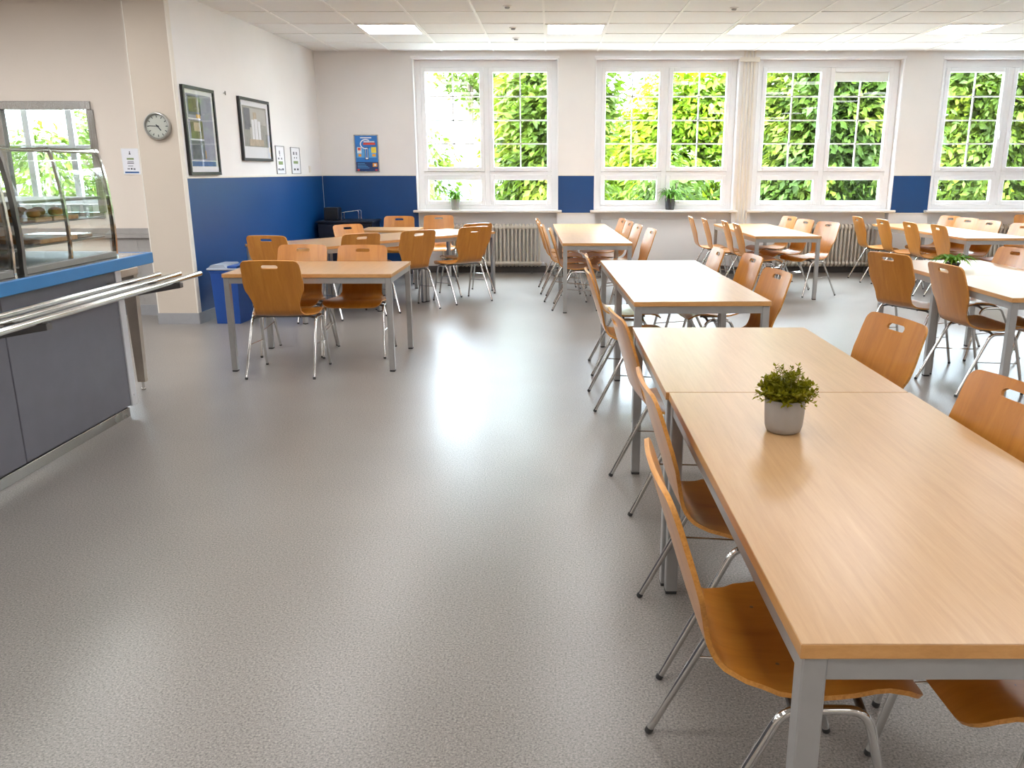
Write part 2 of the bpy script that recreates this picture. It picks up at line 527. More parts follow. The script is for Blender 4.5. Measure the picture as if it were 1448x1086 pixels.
# ------------------------------------------------------------------ windows
def make_window(k, x0, x1, blind=False):
    root = bpy.data.objects.new('window_%d' % k, None)
    COL.objects.link(root)
    root['kind'] = 'structure'
    root.location = (x0, D, 0)
    w = x1 - x0
    yf0, yf1 = 0.12, 0.20
    q = MB()   # fixed outer frame
    q.box(0.0, 0.08, yf0, yf1, ZS, ZT, 0.004); q.box(w - 0.08, w, yf0, yf1, ZS, ZT, 0.004)
    q.box(0.08, w - 0.08, yf0, yf1, ZS, ZS + 0.065, 0.004); q.box(0.08, w - 0.08, yf0, yf1, ZT - 0.10, ZT, 0.004)
    c = w / 2
    q.box(c - 0.035, c + 0.035, yf0, yf1, ZS + 0.065, ZT - 0.10, 0.004)
    q.box(0.08, c - 0.035, yf0, yf1, 1.40, 1.46, 0.004); q.box(c + 0.035, w - 0.08, yf0, yf1, 1.40, 1.46, 0.004)
    q.build('window_frame', M['white_frame'], root)
    for (a, e) in ((0.08, c - 0.035), (c + 0.035, w - 0.08)):
        for (z0, z1, upper) in ((1.46, ZT - 0.10, True), (ZS + 0.065, 1.40, False)):
            s = MB()
            t = 0.062
            yy0, yy1 = yf0 - 0.022, yf1 - 0.03
            s.box(a, a + t, yy0, yy1, z0, z1, 0.006); s.box(e - t, e, yy0, yy1, z0, z1, 0.006)
            s.box(a + t, e - t, yy0, yy1, z0, z0 + t, 0.006); s.box(a + t, e - t, yy0, yy1, z1 - t, z1, 0.006)
            sash = s.build('window_sash', M['white_frame'], root)
            g = MB()
            g.box(a + t - 0.005, e - t + 0.005, yf0 + 0.028, yf0 + 0.034, z0 + t - 0.005, z1 - t + 0.005)
            g.build('pane', M['glass'], sash)
            if upper:
                mu = MB()
                xm = (a + e) / 2
                mu.box(xm - 0.009, xm + 0.009, yf0 + 0.018, yf0 + 0.044, z0 + t, z1 - t)
                for i in (1, 2, 3):
                    zz = z0 + t + (z1 - z0 - 2 * t) * i / 4
                    mu.box(a + t, e - t, yf0 + 0.018, yf0 + 0.044, zz - 0.009, zz + 0.009)
                mu.build('glazing_bar', M['white_frame'], sash)
                hd = MB()
                hx = c - 0.075 if a < c - 0.2 else c + 0.075
                hd.box(hx - 0.013, hx + 0.013, yy0 - 0.014, yy0, 2.02, 2.12, 0.003)
                hd.box(hx - 0.010, hx + 0.010, yy0 - 0.04, yy0 - 0.012, 2.00, 2.02, 0.003)
                hd.box(hx - 0.010, hx + 0.010, yy0 - 0.042, yy0 - 0.026, 1.91, 2.02, 0.003)
                hd.build('handle', M['white_frame'], sash)
    sl = MB()
    sl.box(-0.07, w + 0.07, -0.075, -0.0005, 0.885, 0.92, 0.006)
    sl.box(0.002, w - 0.002, -0.001, yf1, 0.885, 0.92)
    sl.build('window_sill', M['sill'], root)
    rv = MB()   # plaster reveal strips and head casing
    rv.box(-0.03, w + 0.03, -0.022, -0.0005, ZT, ZT + 0.035, 0.004)
    rv.box(-0.018, 0.0, -0.014, -0.0005, ZS + 0.002, ZT, 0.003); rv.box(w, w + 0.018, -0.014, -0.0005, ZS + 0.002, ZT, 0.003)
    rv.build('window_casing', M['white_frame'], root)
    if blind:
        bl = MB()
        a, e = c + 0.10, w - 0.145
        bl.box(a, e, yf0 + 0.004, yf0 + 0.012, ZT - 0.275, ZT - 0.16)
        bl.box(a - 0.04, e + 0.05, yf0 - 0.012, yf0 + 0.004, ZT - 0.287, ZT - 0.273, 0.003)
        bl.build('roller_blind', M['blind'], root)
    return root
for i, (a, c) in enumerate(WINS):
    make_window(i + 1, a, c, i == 2)

# kitchen window beyond the hatch and the hatch's own framed glass
root = bpy.data.objects.new('window_5', None); COL.objects.link(root); root['kind'] = 'structure'
q = MB()
zz0, zz1 = 1.0, 2.85
for x0 in np.linspace(KW[0], KW[1] - 0.09, 5):
    q.box(x0, x0 + 0.09, D + 0.10, D + 0.18, zz0, zz1, 0.004)
for z0 in (zz0, 1.75, zz1 - 0.08):
    q.box(KW[0], KW[1], D + 0.11, D + 0.17, z0, z0 + 0.08, 0.004)
q.build('window_frame', M['white_frame'], root)
q = MB(); q.box(KW[0], KW[1], D + 0.135, D + 0.141, zz0, zz1); q.build('window_pane', M['glass'], root)
root = bpy.data.objects.new('window_6', None); COL.objects.link(root); root['kind'] = 'structure'
q = MB()
y0, y1 = YK - 0.02, YK + 0.06
q.box(HX0, HX1, y0, y1, HZ1 - 0.06, HZ1 + 0.02, 0.004); q.box(HX0, HX1, y0, y1, HZ0 - 0.02, HZ0 + 0.04, 0.004)
q.box(HX1 - 0.05, HX1 + 0.02, y0, y1, HZ0 + 0.04, HZ1 - 0.06, 0.004); q.box(HX0 - 0.02, HX0 + 0.05, y0, y1, HZ0 + 0.04, HZ1 - 0.06, 0.004)
q.box(-5.54, -5.48, y0, y1, HZ0 + 0.04, HZ1 - 0.06, 0.004)
q.build('window_frame', M['stainless'], root)
q = MB(); q.box(HX0 + 0.04, HX1 - 0.04, YK + 0.02, YK + 0.026, HZ0 + 0.03, HZ1 - 0.05); q.build('window_pane', M['glass'], root)

# ------------------------------------------------------------------ ceiling lamps
def ceiling_lamp(x0, x1, y0, y1, label):
    t = thing('ceiling_light', label, 'ceiling light', ((x0 + x1) / 2, (y0 + y1) / 2, H), 0, 'square panel lights in the ceiling grid')
    w, d = (x1 - x0) / 2 - 0.012, (y1 - y0) / 2 - 0.012
    q = MB()
    for bx in ((-w, w, -d, -d + 0.03), (-w, w, d - 0.03, d), (-w, -w + 0.03, -d + 0.03, d - 0.03), (w - 0.03, w, -d + 0.03, d - 0.03)):
        q.box(bx[0], bx[1], bx[2], bx[3], -0.012, -0.001)
    q.build('frame', M['tbar'], t)
    q = MB(); q.box(-w + 0.03, w - 0.03, -d + 0.03, d - 0.03, -0.008, -0.001); q.build('diffuser', M['lamp'], t)
ya, yb = 12.17 - 0.7139 * 3, 12.17 - 0.7139 * 2
for (x0, x1), lb in zip(((-2.24, -1.5225), (-0.0875, 0.63), (2.065, 2.7825), (4.45, 5.15)),
        ('square ceiling panel light above the slanted tables, nearest the blue corner',
         'square ceiling panel light in line with the first blue pier',
         'square ceiling panel light in line with the duct pier, third along the ceiling',
         'square ceiling panel light beside the last window, farthest from the left wall')):
    ceiling_lamp(x0, x1, ya, yb, lb)
for ry in (7, 10, 13):  # unseen panels added to brighten the wall behind the counter
    for x0 in (-8.69, -6.54, -4.39):
        y1_ = 12.17 - 0.7139 * ry
        ceiling_lamp(x0, x0 + 0.7175, y1_ - 0.7139, y1_, 'extra square ceiling panel light out of view, added to brighten the counter wall')
for ry in (5, 8, 11, 14, 17, 20):  # unseen rows added to brighten the room, spaced like the visible row
    for x0 in (-6.54, -4.39, -2.24, -0.0875, 2.065, 4.45, 6.58):
        y1_ = 12.17 - 0.7139 * ry
        if ry == 5 and x0 < -4:
            continue
        ceiling_lamp(x0, x0 + 0.7175, y1_ - 0.7139, y1_, 'extra square ceiling panel light out of view, added to brighten the room')
for (px_, py_, lb) in ((-0.45, 9.0, 'small white ceiling sensor above the middle of the aisle, nearest of three'),
                       (-0.45, 10.30, 'small white ceiling sensor beside the second panel light'),
                       (-0.45, 11.1, 'small white ceiling sensor closest to the window wall'),
                       (1.85, 9.1, 'small white ceiling sensor above the second window')):
    t = thing('ceiling_sensor', lb, 'sensor', (px_, py_, H), 0, 'small ceiling sensors')
    q = MB(); q.lathe([(0.0, -0.03), (0.022, -0.026), (0.028, -0.010), (0.028, -0.001)], 16); q.build('cover', M['base_grey'], t, 40)
    q = MB(); q.lathe([(0.028, -0.012), (0.045, -0.008), (0.045, -0.0005)], 16); q.build('ring', M['tbar'], t, 40)

# ------------------------------------------------------------------ radiators
def radiator(x0, n, label):
    t = thing('radiator', label, 'radiator', (x0, D + 0.03, 0), 0, 'ribbed radiators under the windows')
    pitch = 0.0565
    q = MB()
    for yy in (-0.035, 0.035):
        q.tube([(0, yy, 0.17), (0, yy, 0.66)], 0.0155, 10)
    for z0, z1 in ((0.10, 0.20), (0.62, 0.72)):
        prof = []
        zc = (z0 + z1) / 2
        for i in range(16):
            a = 2 * PI * i / 16
            prof.append((0.058 * math.cos(a), zc + 0.05 * math.sin(a)))
        q.prism(prof, -0.018, 0.018, axis='x')
        q.tube([(-pitch / 2, 0, zc), (pitch / 2, 0, zc)], 0.026, 12)
    first = q.build('section', M['radiator'], t, 40)
    for i in range(1, n):
        c = first.copy(); COL.objects.link(c); c.location = (i * pitch, 0, 0)
    f = MB()
    for xx in (2 * pitch, (n - 3) * pitch):
        f.box(xx - 0.012, xx + 0.012, -0.02, 0.02, 0.0, 0.12)
    f.build('foot', M['base_dark'], t)
    p = MB()
    e = (n - 0.5) * pitch
    p.tube(rounded([(e, 0, 0.15), (e + 0.08, 0, 0.15), (e + 0.08, 0, 0.0)], 0.03), 0.011, 10)
    p.build('pipe', M['radiator'], t, 40)
    v = MB(); v.lathe([(0.016, 0), (0.02, 0.012), (0.02, 0.05), (0.012, 0.06)], 14, mat=Matrix.Translation((e + 0.03, -0.01, 0.15)) @ Matrix.Rotation(R(90), 4, 'X'))
    v.build('valve', M['white_frame'], t, 40)
radiator(-1.60, 26, 'ivory ribbed radiator in the niche under the first window')
radiator(3.32, 26, 'ivory ribbed radiator in the niche under the third window')
radiator(5.75, 26, 'ivory ribbed radiator in the niche under the last window')

# ------------------------------------------------------------------ chairs
def profile():
    pts = [(-.302, .862), (-.277, .79), (-.249, .70), (-.224, .62), (-.203, .555), (-.184, .505), (-.156, .469), (-.115, .451),
           (-.055, .443), (.02, .442), (.09, .449), (.145, .456), (.192, .452), (.226, .438), (.252, .418)]
    # catmull-rom, dense
    P = [Vector((0, p[0], p[1])) for p in pts]
    P = [P[0] * 2 - P[1]] + P + [P[-1] * 2 - P[-2]]
    dense = []
    for i in range(1, len(P) - 2):
        for k in range(12):
            t = k / 12
            a, b_, c, d = P[i - 1], P[i], P[i + 1], P[i + 2]
            dense.append(0.5 * ((2 * b_) + (c - a) * t + (2 * a - 5 * b_ + 4 * c - d) * t * t + (3 * b_ - a - 3 * c + d) * t ** 3))
    dense.append(P[-2])
    s = [0.0]
    for i in range(1, len(dense)):
        s.append(s[-1] + (dense[i] - dense[i - 1]).length)
    return dense, s
PRO, PS = profile()
PL = PS[-1]
def at_s(s):
    s = max(0, min(PL, s))
    for i in range(1, len(PS)):
        if PS[i] >= s:
            t = (s - PS[i - 1]) / max(1e-9, PS[i] - PS[i - 1])
            p = PRO[i - 1].lerp(PRO[i], t)
            d = (PRO[i] - PRO[i - 1]).normalized()
            return p, Vector((0, -d.z, d.y))
    return PRO[-1], Vector((0, 0, 1))
WK = [(0, .205), (.10, .209), (.17, .214), (.22, .210), (.265, .190), (.305, .173), (.345, .165), (.40, .166), (.44, .178), (.49, .202), (.54, .230), (.60, .243), (.68, .243), (.76, .234), (.92, .226)]
def half_w(s):
    for i in range(1, len(WK)):
        if WK[i][0] >= s:
            t = (s - WK[i - 1][0]) / (WK[i][0] - WK[i - 1][0])
            t = t * t * (3 - 2 * t)
            w = WK[i - 1][1] * (1 - t) + WK[i][1] * t
            break
    r0, r1 = 0.035, 0.055
    if s < r0:
        w = w - r0 + math.sqrt(max(0, r0 * r0 - (r0 - s) ** 2))
    e = PL - s
    if e < r1:
        w = w - r1 + math.sqrt(max(0, r1 * r1 - (r1 - e) ** 2))
    return w
def shell(rows, hole, cap_start, cap_end):
    th = 0.0056
    q = MB()
    xsn = [-.059, -.045, 0, .045, .059]
    grid = []
    for s in rows:
        w = half_w(s)
        g = [(-w), -(.059 + (w - .059) * .92), -(.059 + (w - .059) * .68), -(.059 + (w - .059) * .34)]
        xs_ = g + xsn + [-v for v in reversed(g)]
        p, n = at_s(s)
        kb = max(0.0, min(1.0, (0.40 - s) / 0.12))
        row = []
        for x in xs_:
            u = x / 0.21
            crown = 0.006 * (1 - u * u) * max(0, 1 - s / 0.06)          # gently arched top edge
            off = Vector((0, 0.016 * u * u * kb, 0.006 * u * u * (1 - kb) + crown))
            xx = x
            row.append((Vector((xx, 0, 0)) + p + off, n))
        grid.append(row)
    if hole:
        hr = hole
        sc = rows[hr[1]]
        for rr, sg in ((hr[0], -1), (hr[2], 1)):
            for ci, sx in ((4, -1), (8, 1)):
                s2 = sc + sg * 0.0099
                p, n = at_s(s2)
                x = sx * (.045 + .0099)
                kb = 1.0
                grid[rr][ci] = (Vector((x, 0, 0)) + p + Vector((0, 0.016 * (x / .21) ** 2, 0.0)), n)
    nr, nc = len(grid), len(grid[0])
    vs = []
    for side in (1, -1):
        for row in grid:
            for p, n in row:
                vs.append(p + n * (th * side))
    idx = lambda side, i, j: side * nr * nc + i * nc + j
    cells = {(i, j) for i in range(nr - 1) for j in range(nc - 1)}
    if hole:
        for i in range(hole[0], hole[2]):
            for j in range(4, 8):
                cells.discard((i, j))
    fs, ms = [], []
    for (i, j) in cells:
        fs.append((idx(0, i, j), idx(0, i, j + 1), idx(0, i + 1, j + 1), idx(0, i + 1, j))); ms.append(0)
        fs.append((idx(1, i, j), idx(1, i + 1, j), idx(1, i + 1, j + 1), idx(1, i, j + 1))); ms.append(0)
    for (i, j) in cells:
        for (di, dj, a, c) in ((-1, 0, (i, j), (i, j + 1)), (1, 0, (i + 1, j + 1), (i + 1, j)), (0, -1, (i + 1, j), (i, j)), (0, 1, (i, j + 1), (i + 1, j + 1))):
            if (i + di, j + dj) in cells:
                continue
            if (not cap_start and i + di < 0) or (not cap_end and i + di >= nr - 1):
                continue
            fs.append((idx(0, *a), idx(1, *a), idx(1, *c), idx(0, *c))); ms.append(1)
    q.v = [tuple(v) for v in vs]; q.f = fs; q.mi = ms
    return q
def make_chair():
    t = thing('canteen_chair', 'x', 'chair')
    S = 0.385    # the bend, where backrest turns into seat
    rb = [0, .003, .010, .019, .030, .043, .056, .078, .105, .135, .165, .195, .215, .235, .26, .285, .31, .335, .36, S]
    m = [M['chair_wood'], M['chair_edge']]
    shell(rb, (4, 5, 6), True, False).build('backrest', m, t, 50)
    rs = [S, .405, .425, .445, .47, .50, .53, .56, .60, .64, .68, .72, .75, PL - .055, PL - .040, PL - .025, PL - .012, PL - .003, PL]
    rs = sorted(rs)
    shell(rs, None, False, True).build('seat', m, t, 50)
    for sx in (-1, 1):
        xt, xb = 0.234 * sx, 0.246 * sx
        ztop = 0.419
        rear = [(xb, -.25, 0.012), (xt, -.045, ztop), (xt, .045, ztop)]
        front = [(xb, .228, 0.012), (xt, .125, ztop), (xt, .045, ztop)]
        for pth in (rear, front):
            q = MB(); q.tube(rounded(pth, 0.06, 8), 0.0105, 12, cap=False)
            lg = q.build('leg', M['chrome'], t, 40)
            f = MB()
            d = (Vector(pth[1]) - Vector(pth[0])).normalized()
            p0 = Vector(pth[0])
            f.tube([p0 - d * 0.0125, p0 - d * 0.009, p0 + d * 0.003], [0.0085, 0.0108, 0.0108], 12)
            f.build('foot', M['rubber'], lg, 40)
        w = MB()
        def on(a, b_, z):
            k = (z - a[2]) / (b_[2] - a[2])
            return Vector(a).lerp(Vector(b_), k)
        w.tube([on(rear[0], rear[1], .235), on(front[0], front[1], .215)], 0.0035, 8)
        w.build('stretcher', M['chrome'], t, 40)
    q = MB()
    for yy in (-.025, .115):
        q.tube(rounded([(-.234, yy, .413), (-.18, yy, .429), (.18, yy, .429), (.234, yy, .413)], 0.03, 4), 0.009, 10)
    for sx in (-.12, .12):
        q.tube([(sx, -.05, .428), (sx, .14, .430)], 0.008, 8)
    q.build('seat_frame', M['dark_steel'], t, 40)
    for sx in (-.12, .12):
        for yy, zz in ((-.03, .4480), (.11, .4570)):
            q = MB(); q.lathe([(0.0, 0.0022), (0.004, 0.002), (0.006, 0.0)], 10, c=(sx, yy, zz))
            q.build('screw', M['screw'], t, 40)
    return t
CHAIR = make_chair()
CHAIR_KIDS = [(c, kids(c)) for c in kids(CHAIR)]
used = [False]
def chair(x, y, deg, label, group):
    if not used[0]:
        r = CHAIR
        used[0] = True
    else:
        r = CHAIR.copy()
        COL.objects.link(r)
        for c, gs in CHAIR_KIDS:
            k = c.copy(); COL.objects.link(k); k.parent = r
            for g in gs:
                h = g.copy(); COL.objects.link(h); h.parent = k
    r.location = (x, y, 0)
    r.rotation_euler = (0, 0, R(deg))
    tag(r, label, 'chair', group)
    return r

GA = 'chairs at the table by the blue bin'
chair(-1.985, 6.10, 1, 'beech chair with its back to the room, near side of the table by the bin', GA)
chair(-2.115, 6.80, 180, 'beech chair facing out behind the table by the bin, towards the left wall', GA)
chair(-1.598, 6.76, 180, 'beech chair facing out behind the table by the bin, towards the aisle', GA)
GB = 'chairs along the slanted row of tables'
chair(-2.725, 8.375, -8, 'beech chair at the slanted row, closest to the blue left wall, back to the room', GB)
chair(-2.08, 8.61, 38, 'beech chair at the slanted row, mostly hidden behind the front table chairs', GB)
chair(-1.58, 9.07, 38, 'beech chair at the slanted row, wide back showing just beyond the front table corner', GB)
chair(-1.05, 9.62, 40, 'beech chair turned towards the wall at the aisle end of the slanted row', GB)
chair(-1.06, 10.225, 40, 'beech chair directly behind the last chair at the aisle end of the slanted row', GB)
chair(-2.17, 9.61, 229, 'beech chair on the wall side of the slanted row, facing the room', GB)
GC = 'chairs against the window wall beside the small table'
chair(-2.10, 11.30, 180, 'beech chair facing the room below the blue poster', GC)
chair(-1.57, 11.54, 184, 'beech chair facing the room at the end of the first radiator', GC)
GD = 'chairs on the aisle side of the long near tables'
chair(0.515, 1.690, -90, 'large beech chair at the front corner of the nearest table, seat in full view', GD)
chair(0.570, 2.430, -89, 'beech chair on the aisle side of the nearest table, second from the front', GD)
chair(0.570, 3.660, -84, 'beech chair on the aisle side of the nearest tables, third from the front', GD)
GE = 'chairs on the window-wall side of the long near tables'
chair(1.055, 1.600, 90, 'beech chair under the nearest table, only its seat front showing', GE)
chair(1.105, 2.33, 100, 'beech chair across the nearest table from the potted plant, cut by the picture edge', GE)
chair(1.200, 3.430, 103, 'beech chair with its open handhold at the back half of the nearest tables', GE)
GF = 'chairs on the aisle side of the gleaming middle tables'
chair(0.515, 5.270, -88, 'beech chair on the aisle side of the middle tables, nearer one seen edge on', GF)
chair(0.550, 6.200, -90, 'beech chair on the aisle side of the middle tables, farther one seen edge on', GF)
GG = 'chairs on the far side of the gleaming middle tables'
chair(1.150, 5.200, 100, 'beech chair across the aisle side of the middle tables, nearest of three', GG)
chair(1.22, 6.185, 97, 'beech chair across the aisle side of the middle tables, second of three', GG)
chair(1.060, 6.72, 92, 'beech chair across the aisle side of the middle tables, last of three', GG)
GH = 'chairs on the aisle side of the table at the first blue pier'
for (x_, y_), wd in zip(((0.265, 9.13), (0.175, 9.74), (0.125, 10.38), (0.09, 11.00)),
        ('nearest of four', 'second of four', 'third of four', 'last of four')):
    chair(x_, y_, -92, 'beech chair, aisle side of the table at the first blue pier, ' + wd, GH)
GI = 'chairs on the far side of the table at the first blue pier'
for (x_, y_), wd in zip(((0.80, 9.07), (0.725, 9.77), (0.68, 10.40), (0.64, 10.97)),
        ('standing alone at its front end', 'second from its front end', 'third from its front end', 'last, against the window wall')):
    chair(x_, y_, 97, 'beech chair, niche panel side of the first pier table, ' + wd, GI)
GJ = 'chairs on the near side of the table under the third window'
for (x_, y_), wd in zip(((2.47, 9.98), (2.437, 10.50), (2.275, 11.02), (2.18, 11.54)),
        ('nearest of four', 'second of four', 'third of four', 'last of four beside the blank panel')):
    chair(x_, y_, -91, 'beech chair seen from behind, third window table, ' + wd, GJ)
GK = 'chairs on the radiator side of the table under the third window'
chair(3.12, 10.17, 112, 'beech chair pulled round to face the room in front of the third window radiator', GK)
chair(2.99, 10.76, 104, 'beech chair, radiator side of the table under the third window, middle one', GK)
chair(2.98, 11.48, 102, 'beech chair, radiator side of the third window table, last one by the sill', GK)
GL = 'chairs on the near side of the far table by the last window'
for (x_, y_), wd in zip(((4.745, 9.70), (4.63, 10.22), (4.53, 10.82), (4.44, 11.46)),
        ('nearest of four', 'second of four', 'third of four', 'last of four')):
    chair(x_, y_, -91, 'beech chair seen from behind, far table by the last window, ' + wd, GL)
GM = 'chairs on the window side of the far table by the last window'
for (x_, y_), dg, wd in zip(((5.29, 9.88), (5.23, 10.52), (5.23, 11.06), (5.24, 11.58)), (99, 103, 106, 104),
        ('nearest of four', 'second of four with a sunlit back', 'third of four', 'last of four under the second blue pier')):
    chair(x_, y_, dg, 'beech chair facing across the last window table, ' + wd, GM)
chair(6.72, 11.70, 165, 'beech chair standing by the radiator under the last window at the picture edge', 'chairs under the last window')
GN = 'chairs at the table with the spider plant'
chair(2.820, 6.480, -63, 'beech chair turned half away at the back corner of the table with the spider plant', GN)
chair(2.935, 5.640, -83, 'beech chair with its back to the nearest tables, in front of the spider plant', GN)
chair(3.480, 6.720, 99, 'beech chair across the table with the spider plant, back cut by the picture edge', GN)
chair(3.530, 5.640, 95, 'beech chair under the table with the spider plant, only its seat showing', GN)

# ------------------------------------------------------------------ tables
TABLE_SHEETS = {}
def table(x0, x1, y0, y1, rot, label, group=None, at=None):
    """x0..x1, y0..y1 in a frame turned by rot degrees about the point at"""
    at = at or (0, 0)
    c, s = math.cos(R(rot)), math.sin(R(rot))
    cx, cy = (x0 + x1) / 2, (y0 + y1) / 2
    wx, wy = at[0] + cx * c - cy * s, at[1] + cx * s + cy * c
    t = thing('canteen_table', label, 'table', (wx, wy, 0), R(rot), group)
    w, d = (x1 - x0) / 2 - 0.0015, (y1 - y0) / 2 - 0.0015
    q = MB()
    q.box(-w, w, -d, d, 0.7385, 0.7400, 0.0008, 0)
    q.box(-w, w, -d, d, 0.7120, 0.7385, 0.0012, 1)
    q.build('tabletop', [M['table_top'], M['table_edge']], t)
    q = MB()
    z0, z1, th = 0.668, 0.7115, 0.022
    i = 0.010
    q.box(-w + 0.048, w - 0.048, -d + i, -d + i + th, z0, z1); q.box(-w + 0.048, w - 0.048, d - i - th, d - i, z0, z1)
    q.box(-w + i, -w + i + th, -d + 0.048, d - 0.048, z0, z1); q.box(w - i - th, w - i, -d + 0.048, d - 0.048, z0, z1)
    q.build('apron', M['table_steel'], t)
    for sx in (-1, 1):
        for sy in (-1, 1):
            q = MB()
            ax, ay = sx * (w - 0.027), sy * (d - 0.027)
            q.box(ax - 0.021, ax + 0.021, ay - 0.021, ay + 0.021, 0.011, 0.7115, 0.003)
            lg = q.build('leg', M['table_steel'], t)
            q = MB(); q.box(ax - 0.020, ax + 0.020, ay - 0.020, ay + 0.020, 0.0, 0.0115, 0.002)
            q.build('foot', M['rubber'], lg)
    return t
table(-2.43, -1.18, 6.08, 6.96, 0, 'beech-topped table standing alone by the blue bin')
u = 52
def rowtable(t0, t1, label, y0=0.0):
    table(t0, t1, y0, 0.83, u, label, 'slanted row of tables by the blue wall', (-2.60, 8.02))
rowtable(0.13, 1.14, 'first table of the slanted row, its corner at the blue left wall', -0.10)
rowtable(1.14, 1.88, 'middle table of the slanted row')
rowtable(1.88, 3.08, 'last table of the slanted row, its end before the first radiator')
table(-2.46, -1.72, 10.62, 11.26, 0, 'small table below the blue poster, behind the slanted row')
GT = 'near pair of tables pushed end to end'
table(0.40, 1.23, 1.18, 2.738, 0, 'nearest large beech-topped table carrying the potted plant', GT)
table(0.39, 1.225, 2.740, 3.95, 0, 'pale gleaming table pushed against the back of the nearest one', GT)
GU = 'middle pair of tables with window glare'
table(0.0, 0.805, 0.0, 1.09, 1.7, 'front table of the gleaming middle pair, beyond the nearest tables', GU, (0.475, 4.75))
table(0.0, 0.805, 1.092, 2.27, 1.7, 'back table of the gleaming middle pair', GU, (0.475, 4.75))
GV = 'pair of tables at the first blue pier'
table(0.0, 0.735, 0.0, 1.34, 1.7, 'front table of the pair reaching to the first blue pier', GV, (0.11, 8.72))
table(0.0, 0.735, 1.342, 3.22, 1.7, 'back table of the pair, against the wall under the first blue pier', GV, (0.11, 8.72))
table(0.0, 0.77, 0.0, 2.30, 1.2, 'long table under the third window, reaching to the duct pier', None, (2.345, 9.65))
table(0.0, 0.77, 0.0, 2.60, 1.8, 'long table by the last window, cut by the picture edge', None, (4.64, 9.37))
GY = 'pair of tables with the spider plant'
table(2.745, 3.585, 4.90, 5.99, 0, 'front table of the pair with the spider plant, its corner at the picture edge', GY)
table(2.79, 3.63, 5.992, 7.06, 0, 'back table of the pair, carrying the spider plant', GY)

# ------------------------------------------------------------------ serving counter
def counter():
    t = thing('serving_counter', 'dark grey serving counter with a blue bumper edge, steel top and three-bar tray rail', 'counter', (-2.62, 5.0, 0))
    y0, y1 = -4.6, 0.02      # local y; the far end is at 0.02
    q = MB()
    q.box(-0.78, -0.02, y0, y1 - 0.03, 0.055, 0.905)
    q.build('body', M['counter_panel'], t)
    for i, (a, c) in enumerate(((-1.10, -0.045), (-2.25, -1.106), (-3.40, -2.256), (-4.6, -3.406))):
        p = MB(); p.box(-0.02, 0.0, a, c, 0.062, 0.90, 0.003); p.build('front_panel', M['counter_panel'], t)
    q = MB(); q.box(-0.06, 0.006, -0.042, 0.024, 0.055, 0.905, 0.003)
    for zz in (0.12, 0.78):
        q.tube([(0.006, -0.01, zz), (0.010, -0.01, zz)], 0.006, 8)
    q.build('corner_post', M['post_white'], t)
    q = MB(); q.box(-0.74, 0.0, y0, y1 - 0.09, 0.0, 0.055, 0.002); q.build('plinth', M['stainless'], t)
    q = MB(); q.box(-0.80, 0.025, y0, 0.34, 0.905, 0.966, 0.003); q.build('countertop', M['stainless'], t)
    q = MB(); q.box(0.025, 0.05, y0, 0.365, 0.90, 0.968, 0.004); q.box(-0.80, 0.025, 0.34, 0.365, 0.90, 0.968, 0.004)
    q.build('bumper_edge', M['counter_blue'], t)
    # tapered end leg
    q = MB()
    lx, ly = -0.22, 0.56
    for z0, z1, w0, w1 in ((0.06, 0.80, 0.026, 0.042),):
        vs = [(lx - w0, ly - 0.02, z0), (lx + w0, ly - 0.02, z0), (lx + w0, ly + 0.02, z0), (lx - w0, ly + 0.02, z0),
              (lx - w1, ly - 0.025, z1), (lx + w1, ly - 0.025, z1), (lx + w1, ly + 0.025, z1), (lx - w1, ly + 0.025, z1)]
        q.add(vs, [(3, 2, 1, 0), (4, 5, 6, 7), (0, 1, 5, 4), (1, 2, 6, 5), (2, 3, 7, 6), (3, 0, 4, 7)])
    q.box(lx - 0.05, lx + 0.05, 0.20, ly + 0.03, 0.80, 0.85, 0.004)
    q.box(lx - 0.05, lx + 0.05, 0.20, 0.30, 0.85, 0.905, 0.004)
    lg = q.build('leg', M['leg_steel'], t)
    q = MB(); q.lathe([(0.013, 0.0), (0.015, 0.004), (0.015, 0.012), (0.009, 0.014), (0.009, 0.065)], 14, c=(lx, ly, 0)); q.build('foot', M['polished'], lg, 40)
    return t
t = counter()
RZ = 0.85
for xx, e in ((0.17, 0.16), (0.29, 0.18), (0.41, 0.20)):
    q = MB(); q.tube([(xx, -4.6, RZ), (xx, e, RZ)], 0.016, 14); rr = q.build('tray_rail_bar', M['polished'], t, 40)
    q = MB(); q.lathe([(0.0, 0.008), (0.010, 0.006), (0.0155, 0.0)], 14, mat=Matrix.Translation((xx, e, RZ)) @ Matrix.Rotation(R(-90), 4, 'X')); q.build('end_cap', M['polished'], rr, 40)
for yy in (-4.0, -2.6, -1.45, -0.12):
    q = MB()
    q.prism([(0.0, RZ - 0.115), (0.03, RZ - 0.115), (0.43, RZ - 0.045), (0.43, RZ - 0.017), (0.0, RZ - 0.017)], yy - 0.02, yy + 0.02, axis='y')
    q.build('tray_rail_bracket', M['dark_steel'], t)

